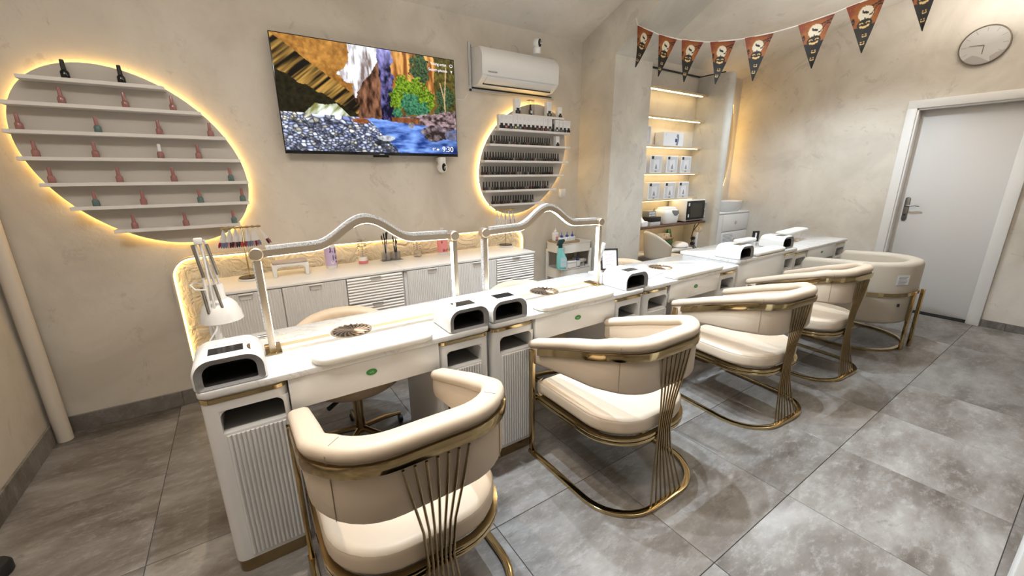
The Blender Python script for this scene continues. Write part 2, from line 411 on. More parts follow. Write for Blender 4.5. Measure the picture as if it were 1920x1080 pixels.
# baseboards, one tile strip each
bb = struct('baseboard_back', B(XL, 2.88, 3.112, YB, 0, 0.098), M_GROUT, smooth=0)
x = XL
while x < -0.1:
    x1 = min(x + (0.57 if x == XL else 0.595), 2.88)
    B(x+.001, x1-.001, 3.106, YB-.001, 0.001, 0.10).build('tile', M_BASEB, bb, smooth=0, bevel=0.001, seg=1); x = x1
bb = struct('baseboard_left', B(XL, XL+.008, YF, YB, 0, 0.108), M_GROUT, smooth=0)
y = 3.105
while y > YF+.1:
    B(XL+.001, XL+.014, max(y-.595, YF)+.001, y-.001, 0.001, 0.11).build('tile', M_BASEB, bb, smooth=0, bevel=0.001, seg=1); y -= .595
bb = struct('baseboard_right', B(XR-.006, XR, YF, 0.535, 0, 0.068).box(XR-.006, XR, 1.425, 2.79, 0, 0.068), M_GROUT, smooth=0)
for a, b in ((-1.4, -.8), (-.8, -.2), (-.2, .38), (.38, .534), (1.427, 2.0), (2.0, 2.6)):
    B(XR-.012, XR-.001, a+.001, b-.001, 0.001, 0.07).build('tile', M_BASEB, bb, smooth=0, bevel=0.001, seg=1)
# door
door = thing('door_1', None, None, (XR, 1.0, 0)); door['kind'] = 'structure'
fr = MB()
for y0, y1 in ((-0.46, -0.385), (0.345, 0.42)): fr.box(-0.03, 0.02, y0, y1, 0, 2.02)
fr.box(-0.03, 0.02, -0.46, 0.42, 2.015, 2.09)
for y0, y1 in ((-0.4, -0.37), (0.33, 0.36)): fr.box(-0.015, 0.12, y0, y1, 0, 2.03)
fr.box(-0.015, 0.12, -0.4, 0.36, 2.0, 2.03)
fr.build('door_frame', M_DFRAME, door, bevel=0.004)
leaf = B(0.075, 0.115, -0.372, 0.332, 0.012, 2.0).build('door_leaf', M_DOOR, door, bevel=0.003)
B(0.02, 0.118, -0.372, 0.332, -0.003, 0.006).build('threshold', M_BLACKM, door, smooth=0)
plate = MB().prism(rrect(0.252, 0.292, 0.93, 1.17, 0.018, 6), 0.066, 0.076, 'x').build('handle_plate', M_ALU, leaf, bevel=0.002)
tag(plate, 'dark metal handle plate')
MB().tube([(0.07, 0.272, 1.085), (0.03, 0.272, 1.085), (0.022, 0.262, 1.085), (0.02, 0.235, 1.087), (0.022, 0.20, 1.092), (0.026, 0.165, 1.085)], 0.008, 8).build('lever_handle', M_ALU, leaf)
MB().lathe([(0.0, 0), (0.009, 0), (0.009, 0.006), (0, 0.006)], (0.062, 0.272, 0.99), 12, 'x').build('keyhole', M_BLACKM, leaf)
# plain wall switch
sw = thing('light_switch', 'square white light switch right of the shelves of dark bottles', 'switch', (2.678, YB, 1.245))
B(-.042, .042, -.010, 0, -.042, .042).build('plate', M_PLASTIC, sw, bevel=0.004)
B(-.028, .028, -.016, -.009, -.028, .028).build('rocker', M_PLASTIC, sw, bevel=0.003)
# corner heating pipe
MB().lathe([(0.034, 0), (0.034, 2.75)], (-1.005, 3.04, 0), 24).build('corner_pipe', M_PIPE)
tag(bpy.data.objects['corner_pipe'], 'cream painted vertical pipe standing in the left wall corner', 'pipe')

# ================================================================== WALL PANEL + OVAL DISPLAYS
pan = thing('wave_panel', 'cream wave textured wall panel with glowing rim behind the white sideboards', 'wall panel', (0.9, 3.12, 0.12))
out = rrect(-1.28, 1.28, 0.0, 0.825, [0.05, 0.05, 0.11, 0.11], 8)
MB().prism(out, -0.010, -0.001, 'y').build('panel', M_PANEL, pan, smooth=20)
o1 = rrect(-1.292, 1.292, -0.012, 0.837, [0.06, 0.06, 0.12, 0.12], 8); i1 = rrect(-1.284, 1.284, -0.004, 0.829, [0.053, 0.053, 0.113, 0.113], 8)
rg = [[(x, y, z) for x, z in P] for P, y in ((o1, -.001), (o1, -.040), (i1, -.040), (i1, -.001), (o1, -.001))]
MB().loft(rg, False, False).build('rim', M_WALL, pan, smooth=20)
MB().tube([(x, -0.022, z) for x, z in rrect(-1.279, 1.279, 0.001, 0.824, [0.05, 0.05, 0.108, 0.108], 8)], 0.0035, 6, closed=True).build('led_strip', M_LEDP, pan)

def oval(cx, cz, sgn, zs, name_label):
    t = thing('oval_shelf_display', name_label, 'wall display', (cx, YB, cz))
    a, b = 0.533, 0.398
    def ell(s, n=96):
        return [(s*a*math.cos(q)*0.7071*sgn - s*b*math.sin(q)*0.7071, s*a*math.cos(q)*0.7071 + s*b*math.sin(q)*0.7071*sgn) for q in (2*PI*k/n for k in range(n))]
    MB().prism(ell(0.994), -0.045, -0.028, 'y').build('back_board', M_BOARD, t, bevel=0.002, seg=1)
    MB().prism(ell(0.94), -0.028, -0.001, 'y').build('spacer', M_BOARD, t, smooth=20)
    MB().tube([(x, -0.016, z) for x, z in ell(0.985)], 0.004, 6, closed=True).build('led_strip', M_LED, t)
    k1 = 0.5*(1/a**2+1/b**2); k2 = 0.5*(1/a**2-1/b**2)
    res = []
    for z in zs:
        dz = z-cz          # k1 x^2 + 2 k2 sgn x dz + k1 dz^2 = 1
        A_, Bq, Cq = k1, 2*k2*sgn*dz, k1*dz*dz-1
        D = math.sqrt(max(0, Bq*Bq-4*A_*Cq)); x0, x1 = (-Bq-D)/(2*A_), (-Bq+D)/(2*A_)
        B(x0, x1, -0.12, -0.045, dz-0.018, dz).build('shelf', M_SHELF, t, bevel=0.0015, seg=1)
        res.append((cx+x0, cx+x1, z))
    return t, res
Z1 = [1.889, 1.772, 1.644, 1.521, 1.396, 1.275, 1.147]
ov1, sh1 = oval(-0.389, 1.511, -1, Z1, 'large tilted oval wall display of white shelves holding sparse pink bottles')
Z2 = [1.915, 1.792, 1.670, 1.540, 1.423, 1.298, 1.180]
ov2, sh2 = oval(2.196, 1.549, 1, Z2, 'tilted oval wall display of white shelves crowded with black polish bottles')

# ---- pink bottles on the left oval
def polish(name, bodym, capm, label, cat, group, hb=0.036, hc=0.04, w=0.015):
    t = thing(name, label, cat, (0, 0, 0), 0, group)
    MB().lathe([(0.0, 0), (w*0.96, 0), (w, 0.003), (w, hb*0.72), (w*0.78, hb*0.92), (w*0.5, hb), (0, hb)], n=12).build('glass', bodym, t)
    MB().lathe([(0.0, hb), (w*0.58, hb), (w*0.5, hb+hc*0.9), (w*0.42, hb+hc), (0, hb+hc)], n=10).build('cap', capm, t)
    return t
rowpx = [[(330, 165), (615, 188)], [(315, 303), (637, 320), (877, 335)], [(100, 432), (497, 445), (808, 455), (1066, 463)], [(185, 572), (487, 573), (815, 576), (1007, 577)],
         [(265, 705), (607, 698), (882, 694), (1170, 690)], [(490, 825), (730, 814), (1016, 803), (1230, 796)], [(685, 935), (943, 918), (1186, 902)]]
SHN = ['top', 'second', 'third', 'fourth', 'fifth', 'sixth', 'bottom']
protos = {}
def get_proto(key, *a, **k):
    if key not in protos: protos[key] = [polish(*a, **k), False]
    p = protos[key]
    if not p[1]: p[1] = True; return p[0]
    return None
def place(key, args, kw, loc, label, group, rz=0):
    o = get_proto(key, *args, **kw)
    if o is None: o = dup(protos[key][0], loc, rz)
    o.location = loc; o.rotation_euler = (0, 0, rz); o['label'] = label; o['group'] = group
    return o
PLACE = ['leftmost', 'second from left', 'third from left', 'rightmost']
for r, row in enumerate(rowpx):
    for i, (u, v) in enumerate(row):
        p = aty(u/2.7, 80+v/2.7, 3.035); z = Z1[r]
        pos = PLACE[i] if i < len(row)-1 else 'rightmost'
        x = min(max(p.x, sh1[r][0]+.02), sh1[r][1]-.016)
        if r == 0:
            lab = f'black polish bottle, {"left" if i == 0 else "right"} one on the top shelf of large oval'
            place('blk', ('polish_bottle', M_BLACK, M_BLACKM, lab, 'polish bottle', ''), dict(hb=0.04, hc=0.046, w=0.017), (x, 3.035, z), lab, 'bottles on the large oval display')
        elif (r, i) == (3, 2):
            lab = 'pink polish bottle with a white cap on fourth shelf of large oval'
            place('wht', ('polish_bottle', M_PINKG, M_WHITEM, lab, 'polish bottle', ''), {}, (x, 3.035, z), lab, 'bottles on the large oval display')
        else:
            k = 'teal' if (r, i) in ((2, 1), (4, 3), (5, 0), (5, 2), (5, 3), (6, 2)) else 'pink'
            lab = f'{"teal" if k == "teal" else "pink"} polish bottle with pink cap, {pos} on {SHN[r]} shelf of large oval'
            place(k, ('polish_bottle', M_TEALG if k == 'teal' else M_PINKG, M_PINKC, lab, 'polish bottle', ''), {}, (x, 3.035, z), lab, 'bottles on the large oval display')
# ---- dense black bottles on the right oval
pm = [mat(f'polish_{i}', c, 0.2) for i, c in enumerate(((0.015, 0.015, 0.015), (0.05, 0.012, 0.015), (0.09, 0.05, 0.05), (0.22, 0.21, 0.19), (0.04, 0.05, 0.06), (0.10, 0.085, 0.07)))]
rows = [(2, 25, aty(880+320/7.715, 180+685/7.715, 3.04).x, aty(880+1157/7.715, 180+697/7.715, 3.04).x),
        (3, 31, aty(880+228/7.715, 180+908/7.715, 3.04).x, aty(880+1278/7.715, 180+910/7.715, 3.04).x),
        (4, 28, aty(860+132/3, 60+800/3, 3.04).x, aty(860+527/3, 60+790/3, 3.04).x),
        (5, 25, aty(860+140/3, 60+885/3, 3.04).x, aty(860+500/3, 60+872/3, 3.04).x),
        (6, 17, aty(860+192/3, 60+968/3, 3.04).x, aty(860+417/3, 60+958/3, 3.04).x)]
for r, n, xa, xb in rows:
    wd = min(0.0115, (xb-xa)/(n-1)*0.47)
    for i in range(n):
        q = rng.integers(0, 6) if rng.random() < 0.6 else 0
        lab = f'black capped polish bottle, {ORD[i]} from left on {SHN[r]} shelf of crowded oval'
        x = xa + (xb-xa)*i/(n-1)
        place(f'd{q}', ('polish_bottle', pm[q], M_BLACKM, lab, 'polish bottle', ''), dict(hb=0.026, hc=0.042, w=0.0115), (x, 3.04 + float(rng.uniform(-.004, .004)), Z2[r]), lab, 'bottles on the crowded oval display')
# ---- boxes on the right oval
def polish_box(x, y, z, wd, h, label, col, clear=False):
    t = thing('polish_box', label, 'box', (x, y, z), 0, 'polish boxes on the crowded oval display')
    if clear:
        for s in (-1, 1): B(s*wd/2-.0008, s*wd/2+.0008, -.02, .02, 0, h).build('clear_side', M_CLEAR, t, smooth=0)
        B(-wd/2, wd/2, -.02, .02, h-.003, h).build('lid', M_ROSE, t, smooth=0)
        MB().lathe([(0, 0), (.017, 0), (.017, .04), (.008, .047), (.007, .085), (0, .085)], n=12).build('bottle', M_BLACK, t)
        B(-.010, .010, -.018, -.0165, .012, .034).build('label_patch', M_LGREY, t, smooth=0)
    else:
        B(-wd/2, wd/2, -.02, .02, 0, h).build('carton', M_PAPER, t, bevel=0.001, seg=1)
        pr = MB(); pr.box(-wd/2*.92, wd/2*.98, -.0212, -.0195, 0.001, h*0.22); pr.box(-wd*.26, wd*.30, -.0212, -.0195, h*.22, h*.38)
        pr.build('printed_bottle', M_BLACKM, t, smooth=0)
        B(-wd*.18, wd*.24, -.0218, -.0205, h*.06, h*.20).build('colour_patch', mat('patch_%.2f_%.2f_%.2f' % col, col, 0.4), t, smooth=0)
        ln = MB()
        for k in range(3): ln.box(-wd*.25, wd*.25, -.0212, -.0195, h*(.72+.08*k), h*(.735+.08*k))
        ln.build('print_lines', M_LGREY, t, smooth=0)
    return t
cols = [(.01, .01, .01), (.55, .25, .27), (.12, .14, .18), (.60, .58, .22), (.30, .42, .38), (.20, .05, .05), (.12, .02, .03), (.03, .02, .03), (.45, .12, .12), (.18, .05, .05), (.30, .03, .04), (.40, .33, .36)]
lx = [440, 505, 570, 640, 708, 770, 832, 895, 955, 1015, 1077, 1140]
for i, u in enumerate(lx):
    x = aty(880+(u+30)/7.715, 180+470/7.715, 3.0).x
    polish_box(x, 3.022, Z2[1], 0.046, 0.108, f'white polish carton, {ORD[i]} from left in the long carton row', cols[i])
for i, (u, c) in enumerate(((1270, (.7, .7, .7)), (1327, (.25, .2, .22)), (1383, (.02, .02, .02)), (1437, (.01, .01, .01)))):
    x = aty(880+u/7.715, 180+490/7.715, 3.0).x
    if x > sh2[1][1]-.01: x = sh2[1][1]-.01
    polish_box(x, 3.022, Z2[1], 0.042, 0.10, f'white polish carton, {ORD[i]} of the four at right end of carton row', c)
lab = 'small black bottle standing in the gap of the white carton row'
place('d0', (), {}, (aty(880+1215/7.715, 180+480/7.715, 3.02).x, 3.02, Z2[1]), lab, 'bottles on the crowded oval display')
for i, (u, lab, c, cl) in enumerate(((705, 'tall white polish carton at left end of top shelf, crowded oval', (.05, .06, .05), False), (905, 'clear box with black bottle on top shelf of crowded oval', None, True),
                               (1160, 'white polish carton beside clear box on top shelf of crowded oval', (.35, .35, .22), False), (1318, 'small white carton at right end of top shelf, crowded oval', (.05, .05, .05), False))):
    x = aty(880+u/7.715, 180+250/7.715, 3.0).x; x = min(x, sh2[0][1]-.015)
    polish_box(x, 3.022, Z2[0], 0.052 if i < 3 else .042, 0.118 if i < 3 else .085, lab, c or (0, 0, 0), cl)
polish_box(aty(880+1280/7.715, 180+700/7.715, 3.0).x, 3.022, Z2[2], 0.038, 0.085, 'single white carton right of bottles on third shelf, crowded oval', (.05, .05, .05))

# ================================================================== TV
def vnoise(x, y, seed, octs=4):
    out = np.zeros_like(x); amp = 1.0; tot = 0
    for o in range(octs):
        g = np.random.default_rng(seed+o).random((64, 64)); xi = np.floor(x).astype(int); yi = np.floor(y).astype(int)
        fx, fy = x-xi, y-yi; fx = fx*fx*(3-2*fx); fy = fy*fy*(3-2*fy)
        a, b, c, d = g[yi % 64, xi % 64], g[yi % 64, (xi+1) % 64], g[(yi+1) % 64, xi % 64], g[(yi+1) % 64, (xi+1) % 64]
        out += amp*((a*(1-fx)+b*fx)*(1-fy)+(c*(1-fx)+d*fx)*fy); tot += amp; amp *= .55; x, y = x*2.03+7, y*2.03+3
    return out/tot
def lerp(a, b, t): t = np.clip(t, 0, 1)[..., None]; return np.array(a)*(1-t)+np.array(b)*t
def canyon(S, T):
    X, Y = S*16, T*9
    n1 = vnoise(X*1.3, Y*1.3, 1); n2 = vnoise(X*4, Y*4, 11, 3); n3 = vnoise(X*9, Y*9, 31, 2)
    col = lerp((.10, .05, .02), (.30, .20, .06), n1*1.2)                      # right dark slope
    wob = (n1-.5)*.06
    d1 = T - S*1.22                                                           # overhang edge
    rock = lerp((.22, .10, .025), (.72, .42, .13), n1*.6+n2*.7-.2)
    col = np.where(((d1 < wob*.5) & (S < .45))[..., None], rock, col)
    lay = lerp((.02, .015, .008), (.55, .36, .12), np.clip((vnoise(X*2.6+Y*3.2, X*.3, 41, 3)-.42)*3.4, 0, 1))
    d2 = T - (.30+S*.86)
    col = np.where(((d1 >= wob*.5) & (d2 < wob) & (S < .42))[..., None], lay, col)
    cave = lerp((.006, .006, .004), (.07, .06, .025), n2)
    col = np.where(((d2 >= wob) & (S < .46) & (T < .68))[..., None], cave, col)
    orange = lerp((.28, .11, .03), (.85, .52, .20), np.clip((vnoise(X*3.2, Y*.7, 51, 4)-.3)*2.2, 0, 1))
    col = np.where(((S > .59) & (S < .88+wob) & (T < .42))[..., None], orange, col)
    ol = lerp((.035, .03, .012), (.26, .22, .06), np.clip(n2*1.4-.2, 0, 1))
    col = np.where(((S > .87+wob) & (T < .58))[..., None], ol, col)
    brown = lerp((.06, .028, .015), (.40, .22, .14), np.clip((vnoise(X*3.6, Y*1.3, 61, 4)-.28)*2, 0, 1))
    col = np.where(((S > .39+wob) & (S < .535+wob*.6) & (T > .05) & (T < .68) & (T > (S-.39)*-4+.45))[..., None], brown, col)
    wl = np.interp(T, [0, .15, .28, .36, .47], [.37, .36, .31, .37, .39])+wob; wr = np.interp(T, [0, .12, .22, .35, .47], [.535, .525, .48, .43, .395])+wob*.6
    fall = lerp((.28, .22, .20), (.93, .95, 1.0), np.clip((vnoise(X*3.5, Y*.8, 71, 4)-.28)*3, 0, 1))
    col = np.where(((S > wl) & (S < wr) & (T < .48))[..., None], fall, col)
    pur = lerp((.012, .012, .05), (.30, .27, .52), np.clip((vnoise(X*3.2, Y*2.0, 81, 4)-.36)*2.4, 0, 1)) + np.clip(.18-T, 0, 1)[..., None]*np.array((1.6, 1.6, 2.6))
    col = np.where(((S > .525+wob*.5) & (S < .60+wob) & (T < .68))[..., None], pur, col)
    def blob(cx, cy, rx, ry, nn, k=.45): return ((S-cx)/rx)**2+((T-cy)/ry)**2 < 1+(nn-.5)*k*4
    g1 = lerp((.02, .06, .008), (.36, .52, .06), np.clip(n3*1.5-.25, 0, 1)); g2 = lerp((.01, .025, .015), (.16, .24, .12), np.clip(n3*1.4-.2, 0, 1)); g3 = lerp((.01, .06, .05), (.16, .42, .24), np.clip(n3*1.4-.2, 0, 1))
    for (cx, cy, rx, ry, g) in ((.77, .13, .06, .17, g2), (.67, .36, .06, .14, g1), (.63, .46, .05, .12, g1), (.74, .36, .07, .13, g1), (.80, .44, .06, .13, g1), (.70, .50, .07, .11, g3), (.77, .54, .05, .08, g3), (.62, .60, .035, .05, g3), (.93, .40, .06, .12, g2), (.90, .55, .05, .06, g2)):
        col = np.where((blob(cx, cy, rx, ry, n2) & (T < .66))[..., None], g, col)
    for x0, t0, x1, t1 in ((.945, .08, .925, .45), (.90, .25, .925, .42), (.925, .42, .93, .66)):
        c = x0+(x1-x0)*(T-t0)/(t1-t0); col = np.where(((abs(S-c) < .004) & (T > t0) & (T < t1))[..., None], np.array((.55, .42, .25)), col)
    rk = lerp((.07, .045, .04), (.52, .40, .42), np.clip((vnoise(X*3.2, Y*4.5, 91, 4)-.3)*2.3, 0, 1))
    col = np.where(((T > .60-(S-.75)*.3+wob) & (S > .62) & (T < .76))[..., None], rk, col)
    red = lerp((.10, .04, .015), (.48, .22, .10), n2); col = np.where(((S > .58) & (S < .75) & (T > .635) & (T < .70))[..., None], red, col)
    # river
    riv = lerp((.03, .08, .30), (.34, .52, .95), np.clip((vnoise(X*.9+Y*.5, Y*3.2, 101, 4)-.3)*1.9+(.9-T)*.5, 0, 1)); riv = riv*(1-.55*np.clip((S-.72)*2.2, 0, 1)[..., None])
    col = np.where(((T > .685+(S-.6)*.12+wob*.4) & (S > .42))[..., None], riv, col)
    # boulder
    bl = lerp((.06, .04, .04), (.50, .42, .46), np.clip((vnoise(X*2.4, Y*3, 111, 4)-.3)*2-(T-.72)*2.2, 0, 1))
    col = np.where((blob(.86, .78, .10, .085, n1, .3) & (T-.78 > -.12+abs(S-.86)*.5))[..., None], bl, col)
    col = np.where(blob(.70, .71, .02, .03, n1, .2)[..., None], lerp((.1, .08, .07), (.6, .6, .66), n2), col)
    col = np.where((blob(.965, .80, .05, .05, n1, .3))[..., None], lerp((.04, .04, .06), (.36, .36, .50), n2), col)
    # bright rock
    br = lerp((.30, .30, .12), (.92, 1.0, .95), np.clip((vnoise(X*2+Y*1.5, Y, 121, 3)-.28)*2.4, 0, 1))
    col = np.where(((T > np.interp(S, [.10, .17, .22, .28, .36], [.68, .56, .57, .55, .69])) & (S > .10) & (S < .36) & (T < .70))[..., None], br, col)
    # pebbles
    r2 = np.random.default_rng(77); npb = 620; ps = r2.random(npb)*.72-.02; pt = .64+r2.random(npb)**.8*.40
    best = np.full(S.shape, 9.); bi = np.zeros(S.shape, int); sec = np.full(S.shape, 9.)
    for k in range(npb):
        sz = .6+.9*(pt[k]-.60); d = np.hypot((S-ps[k])*1.5, (T-pt[k])*1.35)/sz
        m = d < best; sec = np.where(m, best, np.minimum(sec, d)); bi = np.where(m, k, bi); best = np.where(m, d, best)
    tone = r2.random(npb); pc = lerp((.20, .24, .46), (1.0, 1.05, 1.2), tone[bi]*.95+.08); warm = (r2.random(npb) < .14)[bi]; pc = np.where(warm[..., None], pc*np.array((1.1, 1.0, .72)), pc)
    edge = np.clip((sec-best)*38, .12, 1); lit = np.clip(1.08-(T-pt[bi])*18, .55, 1.25); pc = pc*edge[..., None]*lit[..., None]
    bound = np.interp(S, [0, .40, .46, .52, .58, .62], [.655, .665, .70, .82, .93, 1.01])+wob*.3
    col = np.where((T > bound)[..., None], pc, col)
    col = np.where(blob(.40, .695, .045, .025, n1, .2)[..., None], lerp((.16, .05, .02), (.55, .26, .13), n2), col)
    col = np.where((blob(.545, .855, .05, .03, n1, .3))[..., None], lerp((.2, .22, .25), (.9, .92, .95), n2), col)
    return np.clip(np.clip(col, 0, 1)**1.35*1.2, 0, 1.1)
def print_mesh(name, nx, ny, pos, colour, material, parent, keep=None):
    u, v = np.meshgrid(np.linspace(0, 1, nx), np.linspace(0, 1, ny)); P = pos(u, v).reshape(-1, 3); C = colour(u, v).reshape(-1, 3)
    idx = np.arange(nx*ny).reshape(ny, nx); F = np.stack([idx[:-1, :-1], idx[:-1, 1:], idx[1:, 1:], idx[1:, :-1]], -1).reshape(-1, 4)
    me = bpy.data.meshes.new(name); me.from_pydata(P.tolist(), [], F.tolist())
    at = me.color_attributes.new('print', 'FLOAT_COLOR', 'POINT'); at.data.foreach_set('color', np.c_[C, np.ones(len(C))].astype(np.float32).ravel())
    me.materials.append(material); me.update()
    return link(name, me, parent)
TW, TH = 1.212, 0.692
tv = thing('television', 'large flat television showing a canyon river, mounted on the back wall', 'television', (0.915, YB, 1.562))
B(-TW/2, TW/2, -0.075, -0.05, 0, TH).build('bezel', M_BLACK, tv, bevel=0.002)
B(-TW/2+.12, TW/2-.12, -0.05, -0.03, 0.06, TH-.16).build('rear_housing', M_BLACKM, tv, bevel=0.004)
B(-.2, .2, -0.03, -0.001, 0.2, 0.45).build('wall_bracket', M_BLACKM, tv, smooth=0)
B(-.055, .055, -.074, -.055, -.014, 0.002).build('sensor_bar', M_BLACK, tv, bevel=.001)
B(-.012, .022, -.0757, -.074, 0.005, 0.009).build('logo', M_LGREY, tv, smooth=0)
scr = print_mesh('screen', 300, 168, lambda u, v: np.stack([-TW/2+.005+u*(TW-.01), np.full_like(u, -.0765), TH-.006-v*(TH-.026)], -1), canyon, M_SCREEN, tv)
M_UI = mat('screen_text', (0, 0, 0), 0.5, emit=(1, 1, 1), estr=1.35)
R90 = (PI/2, 0, 0)
lettering('9:30', .055, M_UI, (TW/2-.085, -.0775, .052), R90, scr, 'clock_text'); lettering('9°', .03, M_UI, (TW/2-.20, -.0775, .05), R90, scr, 'weather_text')
lettering('Young artist', .026, M_UI, (TW/2-.13, -.0775, TH-.047), R90, scr, 'caption_text'); lettering('Search photos', .026, M_UI, (TW/2-.135, -.0775, TH-.087), R90, scr, 'caption_text')
MB().prism([(TW/2-.168+.011*math.cos(a), .05+.007*math.sin(a)) for a in (2*PI*k/12 for k in range(12))], -.0778, -.0772, 'y').build('cloud_icon', M_UI, scr, smooth=0)
MB().prism([(TW/2-.035, TH-.08), (TW/2-.027, TH-.098), (TW/2-.019, TH-.08)], -.0778, -.0772, 'y').build('arrow_icon', M_UI, scr, smooth=0)
MB().tube([(TW/2-.028+.011*math.cos(a), -.0775, TH-.047+.010*math.sin(a)) for a in (2*PI*k/8 for k in range(8))], .0017, 5, closed=True).build('cast_icon', M_UI, scr)
MB().tube([aty(855, 186, 3.115), aty(868, 188, 3.115), aty(877, 176, 3.115), aty(880, 160, 3.115), aty(880, 120, 3.115), aty(881, 90, 3.115)], .003, 6).build('wall_cable', M_WHITEM)
tag(bpy.data.objects['wall_cable'], 'thin white cable on the wall between television and air conditioner', 'cable')
MB().tube([(1.10+.035*math.cos(a), 3.10, 1.566+.030*math.sin(a)) for a in (PI+PI*k/8 for k in range(9))], .002, 5).build('cable_loop', M_WHITEM)
tag(bpy.data.objects['cable_loop'], 'small cable loop hanging under the television edge', 'cable')

# ================================================================== AIR CONDITIONER
ac = thing('air_conditioner', 'white split air conditioner with black lettering high on the back wall', 'air conditioner', (2.08, YB, 2.10))
pf = [(-.002, 0), (-.002, .28), (-.13, .266), (-.165, .235), (-.18, .20), (-.178, .06), (-.165, .045), (-.10, .005)]
MB().prism(pf, -.375, .375, 'x').build('body', M_PLASTIC, ac, bevel=.006)
MB().prism([(-.166, .234), (-.182, .20), (-.18, .062), (-.170, .062)], -.377, .377, 'x').build('front_panel', M_PLASTIC, ac, bevel=.003)
lv = MB().prism([(-.176, .055), (-.171, .044), (-.115, .010), (-.112, .016)], -.33, .33, 'x').build('louver', M_PLASTIC, ac, bevel=.001)
B(-.335, .335, -.118, -.108, .004, .016).build('slot', M_BLACKM, ac, smooth=0)
B(-.332, .332, -.178, -.172, .0555, .0575).build('panel_gap', M_LGREY, ac, smooth=0)
lettering('MAXACOM', .016, M_BLACKM, (-.285, -.1835, .083), R90, ac, 'lettering')
fr = MB(); fr.box(-.40, -.378, -.012, .0, -.03, .32); fr.box(-.40, .46, -.012, 0, -.03, -.012)
fr.build('wall_frame', M_LGREY, ac, bevel=.002)
B(-.378, .44, -.006, -.001, -.012, -.001).box(-.378, -.372, -.006, -.001, -.012, .30).build('shadow_gap', M_BLACKM, ac, smooth=0)
def camera_thing(loc, label, flip=False):
    t = thing('security_camera', label, 'camera', loc)
    s = -1 if flip else 1
    MB().lathe([(0, 0), (.032, 0), (.034, s*.006), (.031, s*.05), (0, s*.05)], n=20).build('mount', M_PLASTIC, t)
    MB().lathe([(.040*math.sin(PI*k/12), s*.075-.040*math.cos(PI*k/12)) for k in range(13)], n=20).build('head', M_PLASTIC, t)
    o = MB().pillow([(.006+.019*math.cos(a), s*.075+.03*math.sin(a)) for a in (2*PI*k/20 for k in range(20))], 0, .008, .003).build('lens_face', M_BLACK, t)
    o.rotation_euler = (PI/2, 0, 0.28); o.location = (-.004, -.033, 0)
    o = MB().lathe([(0, 0), (.009, 0), (.009, .004), (0, .004)], (0, 0, 0), 14).build('lens', M_GREY, t); o.rotation_euler = (PI/2, 0, .28); o.location = (.004, -.042, s*.083)
    return t
camera_thing((2.235, 2.96, 2.372), 'white dome security camera standing on the air conditioner')
camera_thing((1.39, 3.07, 1.557), 'white dome security camera hanging under the television corner', True)
B(-.03, .03, 0, .05, -.03, -.001).build('bracket', M_PLASTIC, bpy.data.objects['security_camera.001'], bevel=.004)
MB().tube([(2.16, 3.115, 2.40), (2.15, 3.115, 2.44), (2.12, 3.115, 2.455), (2.09, 3.116, 2.45)], .002, 5).build('camera_cable', M_LGREY)
tag(bpy.data.objects['camera_cable'], 'grey camera cable curling on the wall above air conditioner', 'cable')

# ================================================================== SIDEBOARDS
CT, CF, CBK = 0.813, 2.63, 3.055
def sideboard(x0, label):
    t = thing('sideboard', label, 'cabinet', (x0, CF, 0))
    W = 1.105; D = CBK-CF; z0 = 0.10
    B(0, W, 0.02, D, z0, CT-.016).build('carcass', M_CAB, t, bevel=.002)
    B(-.001, W+.001, -0.002, D, CT-.016, CT).build('top', M_CAB, t, bevel=.003)
    for lx in (.05, W-.05):
        for ly in (.06, D-.06): B(lx-.02, lx+.02, ly-.02, ly+.02, 0, z0).build('leg', M_CAB, t, smooth=0)
    def handle(parent, cx, z):
        MB().prism([(-.004, z+.004), (-.022, z+.004), (-.022, z), (-.004, z)], cx-.035, cx+.035, 'x').prism([(cx-.034, z), (cx+.034, z), (cx+.026, z-.03), (cx-.026, z-.03)], -.011, -.008, 'y').build('handle', M_CAB, parent, bevel=.001, seg=1)
    fl = 26; dw = .357
    for i in range(2):
        xa = .018+i*dw; xb = xa+dw-.005; pts = []
        for k in range(fl*4+1):
            q = k/(fl*4); pts.append((xa+(xb-xa)*q, -.004-.006*abs(math.sin(PI*fl*q))))
        pts += [(xb, .018), (xa, .018)]
        d = MB().prism(pts, z0+.004, CT-.022).build('door', M_CAB, t, smooth=40)
        handle(d, (xa+xb)/2, CT-.026)
    xa = .018+2*dw; xb = W-.018
    for (za, zb) in ((.622, CT-.022), (.435, .617), (.25, .43), (z0+.004, .245)):
        pts = []; nf = 9
        for k in range(nf*4+1):
            q = k/(nf*4); pts.append((-.004-.007*abs(math.sin(PI*nf*q)), za+(zb-za)*q))
        pts += [(.018, zb), (.018, za)]
        d = MB().prism(pts, xa, xb, 'x').build('drawer', M_CAB, t, smooth=40)
        handle(d, (xa+xb)/2, zb-.004)
    return t
sb = sideboard(-0.232, 'white fluted sideboard below television, left unit beside the desk lamp')
dup(sb, (0.876, CF, 0), 0, 'white fluted sideboard, right unit ending beside the white trolley')

